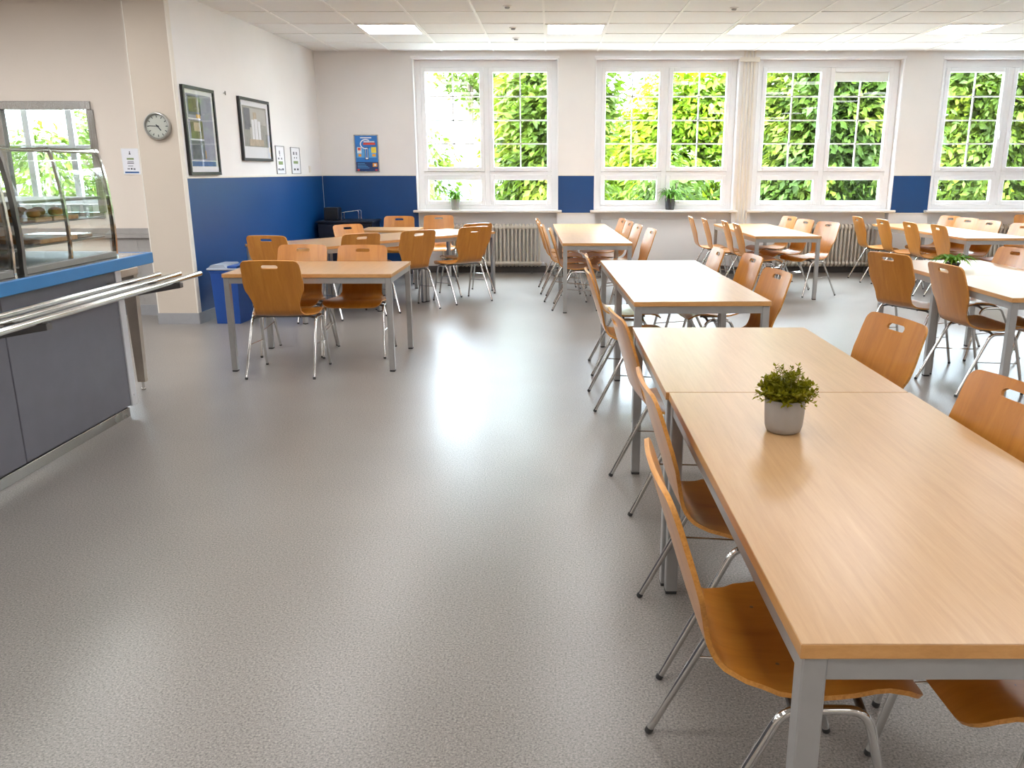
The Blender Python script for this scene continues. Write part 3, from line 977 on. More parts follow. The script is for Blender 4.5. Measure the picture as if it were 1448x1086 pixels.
# display cases on the counter
def display_case(y0, y1, label, post):
    t = thing('display_case', label, 'display case', (-2.62, 0, 0.9665), 0, 'curved glass display cases on the counter')
    # front glass section in x (toward the room) and z
    sec = [(-0.035, 0.035), (-0.029, 0.12), (-0.028, 0.22), (-0.032, 0.34), (-0.041, 0.45), (-0.055, 0.55), (-0.070, 0.612), (-0.085, 0.632)]
    top = [(-0.16, 0.632), (-0.62, 0.636)]
    def strip(sec_, a, c, th, mi=0, qq=None):
        qq = qq or MB()
        n = len(sec_)
        outer = [Vector((p[0], 0, p[1])) for p in sec_]
        inner = []
        for i in range(n):
            d = outer[min(i + 1, n - 1)] - outer[max(i - 1, 0)]
            nn = Vector((-d.z, 0, d.x)).normalized()
            inner.append(outer[i] + nn * th)
        poly = [(p.x, p.z) for p in outer] + [(p.x, p.z) for p in reversed(inner)]
        vs = [(p[0], a, p[1]) for p in poly] + [(p[0], c, p[1]) for p in poly]
        N = len(poly)
        fs = [(i, i + 1, N + i + 1, N + i) for i in range(N - 1)] + [(N - 1, 0, N, 2 * N - 1)]
        for i in range(n - 1):
            fs.append((i, N - 1 - i, N - 2 - i, i + 1)); fs.append((N + i, N + i + 1, 2 * N - 2 - i, 2 * N - 1 - i))
        return qq.add(vs, fs, mi)
    strip(sec, y0 + 0.02, y1 - 0.02, 0.006).build('front_glass', M['case_glass'], t, 35)
    q = MB(); q.box(-0.62, -0.085, y0 + 0.02, y1 - 0.02, 0.628, 0.634); q.build('top_glass', M['case_glass'], t)
    for yy, wd, mat in ((y0, 0.024, M['dark_steel']), (y1 - 0.018, 0.018, M['polished'])):
        q = MB(); strip([(p[0] + 0.006, p[1]) for p in [(-0.035, 0.0)] + sec] + [(-0.62, 0.642)], yy, yy + wd, 0.024, 0, q)
        q.build('end_frame', mat, t, 35)
    if post:
        q = MB(); strip([(p[0] - 0.007, p[1]) for p in [(-0.035, 0.0)] + sec], post - 0.009, post + 0.009, 0.016, 0, q); q.build('middle_post', M['polished'], t, 35)
    q = MB(); q.box(-0.60, -0.028, y0 + 0.02, y1 - 0.02, 0.0, 0.035, 0.003); q.build('base_rail', M['case_shade_grey'], t)
    q = MB(); q.box(-0.64, -0.60, y0, y1, 0.0, 0.385, 0.004); q.build('back_panel', M['case_shade_grey'], t)
    q = MB(); q.tube([(-0.10, y0, 0.612), (-0.10, y1, 0.612)], 0.008, 10); q.build('top_rail', M['polished'], t, 40)
    for zz in (0.12, 0.235):
        q = MB(); q.box(-0.595, -0.085, y0 + 0.024, y1 - 0.022, zz, zz + 0.006); q.build('shelf', M['case_shade_grey'], t)
    q = MB(); q.box(-0.595, -0.075, y0 + 0.024, y1 - 0.022, 0.345, 0.360, 0.003); q.build('lamp_rail', M['case_shade_grey'], t)
    return t
display_case(4.16, 5.09, 'curved glass display case with two bays at the end of the counter', 4.62)
display_case(3.10, 4.10, 'curved glass display case cut by the picture edge, beside the two-bay one', None)
def put(name, mb, mats, label, cat, group=None, smooth=None):
    return tag(mb.build(name, mats, None, smooth), label, cat, group)
zb = 0.966
for i, (yy, zz, ln, lb) in enumerate(((4.545, 0.2415, 0.15, 'pale wooden board on the upper display case shelf, nearer the room corner'),
                                     (4.76, 0.2415, 0.24, 'pale wooden board on the upper display case shelf, next to the drinking glasses'),
                                     (4.66, 0.1265, 0.36, 'pale wooden board on the lower shelf of the two-bay display case'))):
    q = MB(); q.box(-3.10, -2.74, yy - ln / 2, yy + ln / 2, zb + zz, zb + zz + 0.024, 0.004)
    put('serving_board', q, M['board'], lb, 'board', 'wooden boards in the display case')
for i, (yy, lb) in enumerate(((4.545, 'bread roll on the nearer upper board in the display case'), (4.76, 'bread roll on the upper board next to the drinking glasses'))):
    for k in range(3):
        q = MB()
        q.lathe([(0.0, 0.0), (0.030, 0.003), (0.040, 0.016), (0.034, 0.034), (0.016, 0.044), (0.0, 0.046)], 16)
        o = put('bread_roll', q, M['bread'], ('front ', 'middle ', 'back ')[k] + lb, 'bread roll', 'bread rolls in the display case', 60)
        o.location = (-2.80 - 0.10 * k, yy, zb + 0.2655)
for k in range(5):
    q = MB(); q.lathe([(0.022, 0.0), (0.026, 0.07), (0.024, 0.07), (0.020, 0.004), (0.0, 0.004)], 16)
    o = put('drinking_glass', q, M['case_glass'], 'drinking glass on the upper shelf of the far bay, ' + ('nearest the front pane', 'second from the front pane', 'centre of the five', 'second from the back', 'nearest the back panel')[k], 'glass', 'glasses in the display case', 40)
    o.location = (-2.745 - 0.075 * k, 5.0, zb + 0.2415)
q = MB(); q.box(-3.08, -2.76, 4.87, 5.04, zb + 0.1265, zb + 0.150, 0.005)
put('steel_tray', q, M['stainless'], 'steel tray on the lower shelf of the far bay of the display case', 'tray')

# ------------------------------------------------------------------ wall pictures, notices, clock
def wall_frame(name, s, z0, w, h, label, cat, group, border, frame_mat, depth, mat_margin, art, mats, gl=True):
    p = on_wall(s, 0.0, 0)
    t = thing(name, label, cat, (p[0], p[1], z0), WTH, group)
    q = MB()
    q.box(0, w, -depth, -0.001, 0, border); q.box(0, w, -depth, -0.001, h - border, h)
    q.box(0, border, -depth, -0.001, border, h - border); q.box(w - border, w, -depth, -0.001, border, h - border)
    q.build('frame', frame_mat, t)
    a = MB()
    dd = depth * 0.5
    a.box(border, w - border, -dd, -0.002, border, h - border, 0, 0)
    for i, (x0, x1, zz0, zz1, mi) in enumerate(art):
        iw, ih = w - 2 * mat_margin, h - 2 * mat_margin
        e = 0.0004 * (1 + i % 9)
        a.box(mat_margin + x0 * iw, mat_margin + x1 * iw, -dd - e, -dd + 0.0001, mat_margin + zz0 * ih, mat_margin + zz1 * ih, 0, mi)
    a.build('print', mats, t)
    if gl:
        g = MB(); g.box(border, w - border, -depth + 0.004, -depth + 0.006, border, h - border); g.build('glass', M['art_glass'], t)
    return t
AM = [M['paper'],
      plain('print_violet_grey', (150, 150, 172), 0.6, var=0.12, scale=9), plain('print_olive', (104, 104, 66), 0.6, var=0.35, scale=16),
      plain('print_ochre', (206, 160, 58), 0.6, var=0.15), plain('print_slate', (96, 100, 110), 0.6, var=0.3, scale=12),
      plain('print_blue', (74, 104, 156), 0.6, var=0.15), plain('print_pale_grey', (184, 182, 176), 0.6, var=0.08, scale=7),
      plain('print_stone', (148, 148, 140), 0.6, var=0.2, scale=9), plain('print_warm_sand', (186, 168, 142), 0.6, var=0.2, scale=14)]
art1 = [(0, 1, 0.10, 1, 1), (0.05, 0.55, 0.72, 0.98, 4), (0.08, 0.5, 0.76, 0.96, 2), (0.34, 0.5, 0.68, 0.73, 3), (0.02, 0.5, 0.66, 0.675, 0), (0.08, 0.56, 0.40, 0.645, 2),
        (0.2, 0.44, 0.5, 0.62, 8), (0.02, 0.56, 0.38, 0.392, 0), (0.06, 0.56, 0.12, 0.37, 4), (0.1, 0.4, 0.16, 0.34, 2), (0.42, 0.6, 0.13, 0.24, 3), (0.6, 0.98, 0.12, 0.55, 1), (0.0, 0.98, 0.02, 0.09, 5)]
wall_frame('framed_picture', 0.11, 1.43, 0.67, 0.83, 'tall black-framed picture of stacked violet and olive panels, nearest the clock', 'picture', 'black-framed pictures on the left wall', 0.03, M['black'], 0.03, 0.07, art1, AM)
art2 = [(0, 1, 0.14, 1, 7), (0.05, 0.3, 0.5, 0.95, 4), (0.3, 0.95, 0.62, 0.96, 6), (0.42, 0.56, 0.72, 0.88, 8), (0.34, 0.44, 0.3, 0.72, 0), (0.46, 0.58, 0.28, 0.74, 0), (0.60, 0.70, 0.3, 0.70, 0), (0.25, 0.34, 0.24, 0.55, 6), (0.2, 0.8, 0.16, 0.3, 8), (0.72, 0.8, 0.3, 0.6, 6)]
wall_frame('framed_picture', 1.39, 1.58, 0.86, 0.68, 'wide black-framed pale grey picture beside the small notices', 'picture', 'black-framed pictures on the left wall', 0.03, M['black'], 0.03, 0.085, art2, AM)
NM = [M['paper'], M['ink_dark'], M['ink_grey'], M['ink_green'], M['ink_blue']]
n1 = [(0.35, 0.5, 0.74, 0.90, 2), (0.42, 0.48, 0.66, 0.72, 1), (0.15, 0.35, 0.52, 0.60, 2), (0.6, 0.75, 0.52, 0.60, 2), (0.2, 0.8, 0.30, 0.44, 3), (0.1, 0.25, 0.06, 0.14, 1), (0.35, 0.55, 0.05, 0.12, 2), (0.65, 0.85, 0.06, 0.14, 1)]
wall_frame('framed_notice', 2.40, 1.43, 0.29, 0.34, 'small white notice in a thin frame next to the wide grey picture', 'notice', 'small framed notices above the blue wainscot', 0.008, M['base_grey'], 0.012, 0.03, n1, NM, False)
n2 = [(0.2, 0.4, 0.76, 0.90, 2), (0.58, 0.75, 0.76, 0.90, 2), (0.3, 0.4, 0.6, 0.66, 1), (0.6, 0.7, 0.6, 0.66, 1), (0.2, 0.8, 0.36, 0.48, 3), (0.2, 0.4, 0.06, 0.14, 1), (0.6, 0.8, 0.06, 0.14, 1)]
wall_frame('framed_notice', 2.92, 1.43, 0.33, 0.335, 'small white notice in a thin frame, nearer the window wall of the pair', 'notice', 'small framed notices above the blue wainscot', 0.008, M['base_grey'], 0.012, 0.03, n2, NM, False)
p = on_wall(1.07, 0, 0)
q = MB(); q.tube([(0, 0, 0), (0, -0.02, 0.0)], 0.003, 8); q.box(-0.006, 0.006, -0.024, -0.018, -0.02, 0.02)
o = tag(q.build('wall_hook', M['dark_steel'], None, None, (p[0], p[1], 2.26), (0, 0, WTH)), 'tiny bare hook on the white wall between the two black-framed pictures', 'hook')
p = on_wall(3.62, 0, 0)
q = MB(); q.box(-0.03, 0.03, -0.012, -0.001, -0.045, 0.045, 0.004); q.box(-0.018, 0.018, -0.018, -0.012, -0.025, 0.025, 0.003)
tag(q.build('light_switch', M['trim'], None, None, (p[0], p[1], 1.49), (0, 0, WTH)), 'small ivory light switch in the corner above the blue wainscot', 'switch')

# poster on the window wall
t = thing('poster', 'bright blue poster in a silver snap frame beside the first window', 'poster', (-2.81, D, 1.45))
q = MB(); w, h = 0.345, 0.515
for bx in ((0, w, 0, 0.014), (0, w, h - 0.014, h), (0, 0.014, 0.014, h - 0.014), (w - 0.014, w, 0.014, h - 0.014)):
    q.box(bx[0], bx[1], -0.014, -0.001, bx[2], bx[3], 0.002)
q.build('snap_frame', M['stainless'], t)
PMs = [plain('poster_blue', (34, 116, 196), 0.35, var=0.12, scale=5), plain('poster_sky', (92, 168, 224), 0.4), plain('poster_white', (232, 234, 236), 0.4),
       plain('poster_red', (206, 66, 44), 0.4), plain('poster_orange', (238, 160, 40), 0.4), plain('poster_navy', (16, 48, 104), 0.4), plain('poster_yellow', (240, 214, 70), 0.4)]
q = MB(); q.box(0.012, w - 0.012, -0.008, -0.002, 0.012, h - 0.012, 0, 0)
def fl(x0, x1, z0, z1, mi, k):
    q.box(x0, x1, -0.008 - 0.0004 * k, -0.0079, z0, z1, 0, mi)
fl(0.014, w - 0.014, 0.014, 0.14, 5, 1); fl(0.03, 0.31, 0.20, 0.33, 1, 1)
ring = []
for i in range(13):
    a = R(50 + 220 * i / 12)
    ring.append((0.165 + 0.075 * math.cos(a), -0.0092, 0.385 + 0.062 * math.sin(a)))
q.tube(ring, 0.0085, 6, 2)
fl(0.13, 0.30, 0.375, 0.405, 3, 2); fl(0.135, 0.29, 0.410, 0.425, 2, 2); fl(0.09, 0.25, 0.465, 0.48, 2, 2)
fl(0.145, 0.20, 0.17, 0.345, 5, 3); fl(0.155, 0.19, 0.18, 0.335, 2, 4); fl(0.16, 0.185, 0.20, 0.32, 0, 5)
fl(0.04, 0.10, 0.26, 0.345, 2, 3); fl(0.05, 0.09, 0.30, 0.335, 3, 4); fl(0.055, 0.095, 0.215, 0.25, 4, 3)
fl(0.24, 0.31, 0.265, 0.345, 6, 3); fl(0.25, 0.30, 0.215, 0.25, 4, 3)
for i in range(4):
    fl(0.035, 0.20 - 0.02 * i, 0.055 + 0.02 * i, 0.062 + 0.02 * i, 1, 3)
fl(0.25, 0.315, 0.075, 0.125, 4, 3); fl(0.27, 0.30, 0.085, 0.115, 2, 4); fl(0.03, 0.06, 0.022, 0.042, 3, 3); fl(0.285, 0.315, 0.022, 0.042, 3, 3)
q.build('print', PMs, t)

# paper notice on the recessed wall
t = thing('wall_notice', 'white paper notice with a blue bottom bar on the wall behind the counter', 'notice', (-4.34, YK, 1.43))
q = MB(); q.box(0, 0.185, -0.008, -0.001, 0, 0.265, 0.001); q.build('holder', M['trim'], t)
q = MB(); q.box(0.008, 0.177, -0.0095, -0.0079, 0.008, 0.257, 0, 0)
def fn(x0, x1, z0, z1, mi):
    q.box(x0, x1, -0.0103, -0.0094, z0, z1, 0, mi)
q.prism([(0.078, 0.20), (0.102, 0.20), (0.094, 0.212), (0.094, 0.232), (0.086, 0.232), (0.086, 0.212)], -0.0103, -0.0094, 'y', 1)
fn(0.055, 0.125, 0.150, 0.166, 3); fn(0.06, 0.12, 0.13, 0.137, 2); fn(0.055, 0.122, 0.112, 0.120, 1); fn(0.06, 0.11, 0.085, 0.091, 2); fn(0.05, 0.075, 0.055, 0.066, 2); fn(0.085, 0.10, 0.053, 0.068, 1); fn(0.11, 0.13, 0.05, 0.066, 2); fn(0.022, 0.163, 0.018, 0.034, 4)
q.build('print', NM, t)

# clock
t = thing('wall_clock', 'round grey wall clock on the end of the partition wall', 'clock', (-3.68, 8.096, 1.875))
RX = Matrix.Rotation(R(90), 4, 'X')
q = MB(); q.lathe([(0.122, 0.0), (0.124, 0.02), (0.120, 0.042), (0.112, 0.046), (0.106, 0.040), (0.104, 0.022)], 48, mat=RX, cap=False); q.build('rim', M['clock_rim'], t, 40)
q = MB(); q.lathe([(0.0, 0.012), (0.106, 0.012), (0.106, 0.022), (0.0, 0.022)], 48, mat=RX); f = q.build('dial', M['clock_face'], t, 30)
q = MB()
for i in range(60):
    a = 2 * PI * i / 60
    big = i % 5 == 0
    l0, wd = (0.076, 0.0035) if big else (0.092, 0.0010)
    m = RX @ Matrix.Rotation(-a, 4, 'Z')
    q.box(-wd, wd, l0, 0.097, 0.0220, 0.0228, 0, 0, m)
q.build('hour_marks', M['ink_dark'], f)
def hand(name, ang, ln, wd, z, mat):
    qq = MB(); qq.box(-wd, wd, -0.018, ln, z, z + 0.0012, 0, 0, RX @ Matrix.Rotation(-R(ang), 4, 'Z')); qq.build(name, mat, t)
hand('hour_hand', 142, 0.050, 0.0045, 0.0245, M['ink_dark'])
hand('minute_hand', 272, 0.078, 0.003, 0.0262, M['ink_dark'])
q = MB(); q.lathe([(0.008, 0.0235), (0.008, 0.030), (0.0, 0.030)], 16, mat=RX); q.build('hub', M['ink_dark'], t, 40)

# ------------------------------------------------------------------ blue bins, dark cabinet in the corner
def frust(qq, x0, x1, y0, y1, z0, z1, tp, mi=0):
    vs = [(x0 + tp, y0 + tp, z0), (x1 - tp, y0 + tp, z0), (x1 - tp, y1 - tp, z0), (x0 + tp, y1 - tp, z0), (x0, y0, z1), (x1, y0, z1), (x1, y1, z1), (x0, y1, z1)]
    qq.add(vs, [(3, 2, 1, 0), (4, 5, 6, 7), (0, 1, 5, 4), (1, 2, 6, 5), (2, 3, 7, 6), (3, 0, 4, 7)], mi)
t = thing('waste_bin', 'blue waste bin with a pale lid against the left wall, behind the front table', 'bin', (-3.205, 8.27, 0), R(-3))
q = MB(); frust(q, -0.135, 0.135, -0.17, 0.17, 0.0, 0.52, 0.016)
q.box(-0.143, 0.143, -0.18, 0.18, 0.505, 0.53, 0.006)
q.build('body', M['bin_blue'], t)
q = MB(); q.box(-0.16, 0.15, -0.19, 0.185, 0.5305, 0.55, 0.006)
q.prism([(-0.15, 0.55), (0.03, 0.55), (0.01, 0.58), (-0.12, 0.58)], -0.17, 0.17, 'y'); lid = q.build('lid', M['bin_lid'], t)
q = MB(); q.box(0.04, 0.14, -0.17, 0.17, 0.5505, 0.572, 0.005); q.build('flap', M['bin_blue'], lid)

t = thing('storage_cabinet', 'low dark navy cabinet in the blue corner', 'cabinet', (-3.28, 11.66, 0))
q = MB(); q.box(0.03, 0.78, 0.0, 0.54, 0.04, 0.77, 0.004); q.build('body', M['dark_blue'], t)
for a, c in ((0.04, 0.40), (0.41, 0.77)):
    q = MB(); q.box(a, c, -0.018, -0.0005, 0.06, 0.75, 0.003); d_ = q.build('door', M['dark_blue'], t)
    q = MB(); hx = c - 0.04 if a < 0.2 else a + 0.04
    q.tube([(hx, -0.03, 0.45), (hx, -0.03, 0.55)], 0.005, 8); q.tube([(hx, -0.018, 0.455), (hx, -0.03, 0.455)], 0.004, 8); q.tube([(hx, -0.018, 0.545), (hx, -0.03, 0.545)], 0.004, 8)
    q.build('handle', M['polished'], d_, 40)
q = MB(); q.box(0.01, 0.80, -0.03, 0.55, 0.7705, 0.795, 0.004); q.build('top', M['dark_blue'], t)
q = MB(); q.box(0.06, 0.75, 0.03, 0.52, 0.0, 0.04); q.build('plinth', M['black'], t)
q = MB(); q.box(-3.20, -3.00, 11.82, 12.04, 0.7955, 0.97, 0.01); q.box(-3.17, -3.03, 11.815, 11.821, 0.83, 0.93, 0.002)
put('storage_box', q, M['black'], 'black box on the dark cabinet in the blue corner', 'box')
t = thing('wire_rack', 'thin wire rack on the dark cabinet in the blue corner', 'rack', (-2.80, 11.85, 0.7952))
q = MB()
for yy in (-0.08, 0.08):
    q.tube(rounded([(-0.14, yy, 0.004), (-0.14, yy, 0.11), (0.10, yy, 0.14), (0.10, yy, 0.004)], 0.02), 0.004, 8)
for xx, zz in ((-0.14, 0.06), (0.10, 0.06), (-0.14, 0.004), (0.10, 0.004)):
    q.tube([(xx, -0.08, zz), (xx, 0.08, zz)], 0.004, 8)
q.build('frame', M['polished'], t, 40)

# ------------------------------------------------------------------ plants
def leaflet(q, base, d, up, ln, wd, mi=0, fold=0.25, seg=1):
    d = d.normalized()
    s = d.cross(up)
    if s.length < 1e-4:
        s = d.orthogonal()
    s.normalize()
    n = s.cross(d).normalized()
    m = base + d * (ln * 0.45) + n * (ln * 0.06)
    tip = base + d * ln
    q.add([base, m + s * wd - n * (wd * fold), tip, m - s * wd - n * (wd * fold), m], [(0, 1, 4), (1, 2, 4), (2, 3, 4), (3, 0, 4)], mi)
t = thing('potted_plant', 'small bushy green plant in a round grey pot on the nearest table', 'potted plant', (0.675, 2.305, 0.74))
q = MB()
q.lathe([(0.0, 0.0), (0.040, 0.0), (0.049, 0.006), (0.0535, 0.020), (0.0555, 0.045), (0.0585, 0.098), (0.0570, 0.1005), (0.0545, 0.098), (0.0525, 0.082), (0.0, 0.080)], 40)
q.build('pot', M['pot_grey'], t, 50)
q = MB(); q.lathe([(0.0, 0.0885), (0.035, 0.087), (0.0525, 0.0825), (0.0525, 0.081), (0, 0.081)], 24); q.build('soil', M['soil'], t, 50)
q = MB(); stems = MB()
rnd = random.Random(3)
for i in range(150):
    az = rnd.uniform(0, 2 * PI)
    el = math.asin(rnd.uniform(0.0, 1.0)) if i > 60 else R(rnd.uniform(-8, 25))
    rad = rnd.uniform(0.55, 1.0) ** 0.6
    rr = rnd.uniform(0.0, 0.04)
    a0 = rnd.uniform(0, 2 * PI)
    b0 = Vector((rr * math.cos(a0), rr * math.sin(a0), 0.086))
    tip = Vector((0.088 * rad * math.cos(el) * math.cos(az), 0.088 * rad * math.cos(el) * math.sin(az), 0.105 + 0.098 * rad * math.sin(el)))
    mid = (b0 + tip) / 2 + Vector((0, 0, 0.02))
    pts = [b0 * (1 - k) ** 2 + mid * 2 * k * (1 - k) + tip * k * k for k in (0, .25, .5, .75, 1)]
    stems.tube(pts, 0.0007, 4, cap=False)
    for k in range(2, 9):
        f = 0.30 + 0.70 * k / 8
        p = b0 * (1 - f) ** 2 + mid * 2 * f * (1 - f) + tip * f * f
        dirv = (tip - b0).normalized()
        for sgn in (-1, 1):
            side = dirv.cross(Vector((rnd.uniform(-1, 1), rnd.uniform(-1, 1), rnd.uniform(-.3, 1)))).normalized() * sgn
            leaflet(q, p, dirv * 0.7 + side, Vector((0, 0, 1)), rnd.uniform(0.011, 0.017), rnd.uniform(0.0036, 0.0054))
q.build('foliage', M['leaf_olive'], t)
stems.build('stems', M['leaf_olive'], t)

def spider_plant(loc, label, pot_mat, ph, pr, n, spread, height, seed, name='potted_plant', group=None):
    t = thing(name, label, 'potted plant', loc, 0, group)
    q = MB()
    q.lathe([(0.0, 0.0), (pr * 0.74, 0.0), (pr * 0.78, 0.004), (pr, ph * 0.98), (pr, ph), (pr * 0.92, ph), (pr * 0.88, ph * 0.86), (0, ph * 0.86)], 28)
    q.build('pot', pot_mat, t, 40)
    q = MB(); q.lathe([(0.0, ph * 0.90), (pr * 0.87, ph * 0.885), (pr * 0.87, ph * 0.862), (0, ph * 0.862)], 20); q.build('soil', M['soil'], t, 40)
    rnd = random.Random(seed)
    q = MB()
    for i in range(n):
        az = rnd.uniform(0, 2 * PI)
        reach = spread * rnd.uniform(0.5, 1.0)
        hh = height * rnd.uniform(0.55, 1.0)
        dirv = Vector((math.cos(az), math.sin(az), 0))
        side = Vector((-math.sin(az), math.cos(az), 0))
        b0 = dirv * (pr * 0.25 * rnd.random()) + Vector((0, 0, ph * 0.89))
        droop = rnd.uniform(0.3, 1.25)
        vs = []
        N = 8
        for k in range(N + 1):
            f = k / N
            p = b0 + dirv * (reach * f) + Vector((0, 0, hh * (math.sin(min(1.0, f * 1.3) * PI / 2)) - droop * hh * f * f))
            w = 0.0145 * (1 - f) ** 0.7 * (0.6 + 0.4 * min(1, f * 4)) + 0.0008
            vs += [p - side * w + Vector((0, 0, w * 0.3)), p, p + side * w + Vector((0, 0, w * 0.3))]
        fs = []
        for k in range(N):
            a = 3 * k
            fs += [(a, a + 1, a + 4, a + 3), (a + 1, a + 2, a + 5, a + 4)]
        q.add(vs, fs)
    q.build('foliage', M['leaf_spider'], t, 60)
spider_plant((-1.40, D + 0.045, 0.92), 'grey pot with arching green leaves on the first window sill', M['pot_grey'], 0.150, 0.070, 60, 0.24, 0.21, 5)
spider_plant((1.71, D + 0.045, 0.92), 'charcoal pot with a spider plant on the second window sill', M['pot_dark'], 0.160, 0.078, 84, 0.25, 0.21, 8)
spider_plant((3.11, 6.45, 0.74), 'low spider plant on the table at the picture edge, behind a chair back', M['pot_dark'], 0.045, 0.055, 70, 0.20, 0.085, 11)

# ------------------------------------------------------------------ outside
b = MB(); b.box(-30, 40, 12.72, 60, -0.9, -0.6)  # unseen ground, made pale to bounce sunlight up onto the ceiling
struct(b.build('ground_bounce', plain('pale_bounce_ground', (205, 203, 198), 0.9, var=0.08, scale=3)))
def tree(x, y, blobs, label, mat, nleaf, size, seed, trunk=True):
    """blobs: ellipsoids (dx, dy, z, rx, ry, rz)"""
    t = thing('garden_tree', label, 'tree', (x, y, -0.6), 0, 'trees and shrubs beyond the windows')
    rg = np.random.default_rng(seed)
    tot = sum(bb[3] * bb[5] for bb in blobs)
    C, Nn = [], []
    for bb in blobs:
        n = int(nleaf * bb[3] * bb[5] / tot)
        nc = max(14, n // 16)
        d = rg.normal(size=(nc, 3)); d /= np.linalg.norm(d, axis=1)[:, None]
        rad = rg.uniform(0.55, 1.0, nc) ** 0.5
        cc = d * rad[:, None] * np.array(bb[3:6]) + np.array([bb[0], bb[1], bb[2]])
        idx = rg.integers(0, nc, n)
        off = rg.normal(size=(n, 3)) * size * 1.1
        C.append(cc[idx] + off)
        Nn.append(d[idx] * 0.8 + rg.normal(size=(n, 3)) * 0.6)
    C = np.concatenate(C); Nn = np.concatenate(Nn)
    Nn[:, 2] += 0.35
    Nn /= np.linalg.norm(Nn, axis=1)[:, None]
    n = len(C)
    rv = rg.normal(size=(n, 3))
    # sprays: the leaves of one clump share a drooping direction
    out = C - np.array([0.0, 0.0, 2.4])
    out[:, 2] *= 0.25
    out /= np.linalg.norm(out, axis=1)[:, None] + 1e-6
    out[:, 2] -= 0.45
    A = out + rv * 0.45
    A /= np.linalg.norm(A, axis=1)[:, None]
    B = np.cross(Nn, A); B /= np.linalg.norm(B, axis=1)[:, None] + 1e-6
    ln = (size * rg.uniform(0.7, 1.35, n))[:, None]
    wd = ln * rg.uniform(0.17, 0.26, n)[:, None]
    v0 = C - A * ln * 0.5
    v2 = C + A * ln * 0.5 - Nn * ln * 0.14
    v1 = C + B * wd + Nn * wd * 0.25
    v3 = C - B * wd + Nn * wd * 0.25
    V = np.stack([v0, v1, v2, v3], 1).reshape(-1, 3)
    me = bpy.data.meshes.new('foliage')
    me.vertices.add(len(V)); me.vertices.foreach_set('co', V.astype(np.float32).ravel())
    nf = n * 2
    base = np.arange(n)[:, None] * 4
    F = np.concatenate([base + np.array([[0, 1, 2]]), base + np.array([[0, 2, 3]])], 1).reshape(-1)
    me.loops.add(nf * 3); me.loops.foreach_set('vertex_index', F.astype(np.int32))
    me.polygons.add(nf)
    me.polygons.foreach_set('loop_start', (np.arange(nf) * 3).astype(np.int32))
    me.update(calc_edges=True)
    me.materials.append(mat)
    o = bpy.data.objects.new('foliage', me); COL.objects.link(o); o.parent = t
    if trunk:
        q = MB()
        zt = max(bb[2] for bb in blobs)
        q.tube([(0, 0, 0), (0.03, 0.02, zt * 0.3), (-0.04, 0.0, zt * 0.65), (0.02, 0, zt * 1.05)], [0.14, 0.11, 0.08, 0.03], 10)
        for bb in blobs:
            q.tube([(0, 0, max(0.2, bb[2] * 0.45)), (bb[0] * 0.5, bb[1] * 0.5, bb[2] * 0.8), (bb[0], bb[1], bb[2] + bb[5] * 0.4)], [0.06, 0.045, 0.02], 8)
        q.build('trunk', M['bark'], t, 50)
    return t
tree(0.30, 16.3, [(-0.35, 0, 1.6, 0.95, 0.8, 1.5), (-0.25, 0.1, 3.2, 1.0, 0.8, 1.1), (-0.55, 0, 2.6, 0.7, 0.7, 1.0)], 'dense green tree filling the right half of the first window', M['tree_green'], 20000, 0.19, 1)
tree(-1.85, 19.5, [(0.1, 0, 4.3, 0.75, 0.6, 0.6), (0.45, 0, 3.6, 0.4, 0.5, 0.5)], 'thin light green branches in the left half of the first window', M['tree_green'], 1500, 0.17, 2)
tree(-2.2, 15.6, [(0, 0, 2.25, 0.32, 0.4, 0.5), (0.1, 0, 1.45, 0.45, 0.4, 0.4)], 'small pale shrub low in the first window beside the white house', M['tree_green'], 900, 0.14, 3)
tree(3.35, 20.2, [(-1.2, 0, 1.9, 1.3, 1.0, 1.5), (0.7, 0, 2.4, 1.5, 1.1, 1.8), (-0.2, 0, 3.3, 1.1, 0.9, 0.8)], 'bright lime green bush filling the second window', M['tree_lime'], 20000, 0.22, 4)
tree(3.5, 24.5, [(-1.7, 0, 5.6, 1.0, 0.8, 0.8), (-0.2, 0, 4.9, 0.8, 0.7, 0.9), (1.0, 0, 5.7, 0.9, 0.8, 0.9)], 'tall thin tree with a visible trunk at the top of the second window', M['tree_green'], 1300, 0.18, 5)
tree(1.85, 14.7, [(-0.1, 0, 1.35, 0.55, 0.5, 0.65), (0.35, 0, 1.75, 0.4, 0.5, 0.5)], 'darker green shrub low at the edge of the second window', M['tree_dark'], 1500, 0.15, 6)
tree(5.45, 16.6, [(-0.6, 0, 1.7, 1.2, 0.9, 1.5), (0.5, 0, 2.6, 1.3, 0.9, 1.6), (-0.3, 0.1, 3.5, 1.3, 0.9, 0.9), (0.7, 0.1, 3.6, 1.0, 0.9, 0.8)], 'dense deep green tree filling the third window', M['tree_dark'], 28000, 0.19, 7)
tree(10.2, 19.8, [(-1.0, 0, 1.9, 1.6, 1.0, 1.7), (0.8, 0, 2.5, 1.7, 1.0, 2.0), (0.0, 0.1, 3.6, 1.7, 1.0, 1.2), (-1.1, 0, 3.9, 1.0, 0.9, 0.8)], 'dense green tree filling the last window', M['tree_green'], 28000, 0.22, 8)
tree(-11.2, 19.0, [(0, 0, 2.0, 1.0, 0.6, 0.9), (1.3, 0, 2.4, 0.6, 0.6, 1.1)], 'green shrub seen through the kitchen hatch', M['tree_green'], 2600, 0.18, 9)
t = thing('white_house', 'white rendered house glimpsed through the first window', 'house', (-3.2, 24.0, -0.6))
q = MB(); q.box(-3.5, 3.6, 0, 5, 0, 3.6); q.build('wall', M['house'], t)
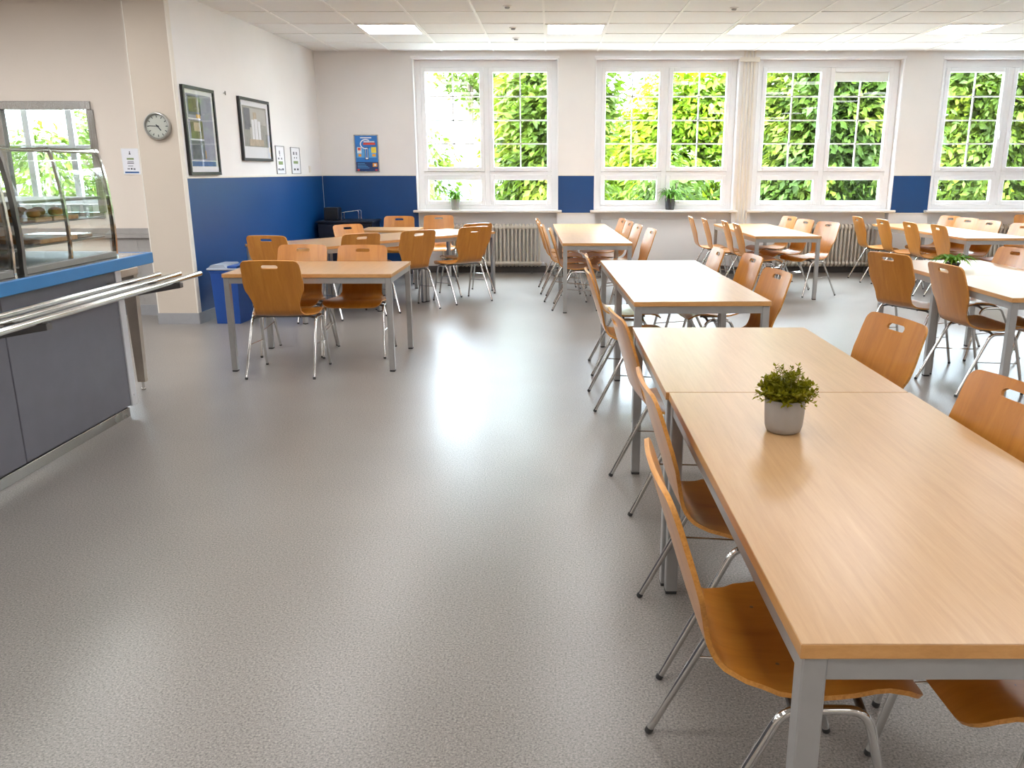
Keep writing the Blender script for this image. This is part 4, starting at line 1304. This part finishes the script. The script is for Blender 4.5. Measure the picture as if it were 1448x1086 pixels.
q = MB(); q.prism([(-3.9, 3.6), (4.0, 3.6), (3.2, 5.1), (-3.1, 5.1)], -0.4, 5.4, 'y'); q.build('roof', M['house_roof'], t)
for xx in (-2.2, 0.2, 2.4):
    q = MB(); q.box(xx - 0.5, xx + 0.5, -0.04, 0.02, 1.2, 2.5); q.build('window', M['house_win'], t)

# ------------------------------------------------------------------ light
wd = bpy.data.worlds.new('overcast_sky'); scn.world = wd
wd.use_nodes = True
nt = wd.node_tree; nt.nodes.clear()
o_ = nt.nodes.new('ShaderNodeOutputWorld'); bg = nt.nodes.new('ShaderNodeBackground')
tc = nt.nodes.new('ShaderNodeTexCoord'); sep = nt.nodes.new('ShaderNodeSeparateXYZ'); rp = nt.nodes.new('ShaderNodeValToRGB')
nt.links.new(tc.outputs['Generated'], sep.inputs[0]); nt.links.new(sep.outputs['Z'], rp.inputs['Fac'])
e = rp.color_ramp.elements
e[0].position = 0.0; e[0].color = (0.040, 0.044, 0.049, 1)
e[1].position = 0.30; e[1].color = (0.31, 0.37, 0.43, 1)
x = e.new(0.8); x.color = (0.78, 0.90, 1.0, 1)
nt.links.new(rp.outputs['Color'], bg.inputs['Color'])
bg.inputs['Strength'].default_value = 44.0
nt.links.new(bg.outputs[0], o_.inputs['Surface'])
sl = bpy.data.lights.new('sun', 'SUN'); sl.energy = 13.0; sl.angle = R(2); sl.color = (1.0, 0.94, 0.82)
so = bpy.data.objects.new('sun', sl); COL.objects.link(so)
so.rotation_euler = (R(32), 0, R(-25))
for i, (a, c) in enumerate(WINS):
    al = bpy.data.lights.new('window_portal', 'AREA'); al.shape = 'RECTANGLE'; al.size = c - a - 0.1; al.size_y = ZT - ZS - 0.1
    al.cycles.is_portal = True
    ao = bpy.data.objects.new('window_portal', al); COL.objects.link(ao)
    ao.location = ((a + c) / 2, D + 0.30, (ZS + ZT) / 2); ao.rotation_euler = (R(-90), 0, 0)

# ------------------------------------------------------------------ camera and view
cam = bpy.data.cameras.new('camera')
co = bpy.data.objects.new('camera', cam); COL.objects.link(co)
co.location = (0, 0, 1.4773)
co.rotation_euler = (PI / 2 - 0.25622, 0, 0)
cam.sensor_fit = 'HORIZONTAL'; cam.sensor_width = 36.0
cam.lens = 1168.9 / 1448 * 36.0
cam.shift_x = 0.5 - 780.57 / 1448
cam.shift_y = (546.9 - 543.0) / 1448
cam.clip_start = 0.05
scn.camera = co
scn.view_settings.view_transform = 'Standard'
scn.view_settings.look = 'None'
scn.view_settings.exposure = 0.87
scn.view_settings.gamma = 1.0
scn.view_settings.use_curve_mapping = False
cy = scn.cycles
cy.max_bounces = 10; cy.diffuse_bounces = 5; cy.glossy_bounces = 5; cy.transmission_bounces = 6; cy.transparent_max_bounces = 20
cy.caustics_reflective = False; cy.caustics_refractive = False
cy.sample_clamp_indirect = 6.0
cy.use_denoising = True
cy.denoising_prefilter = 'ACCURATE'
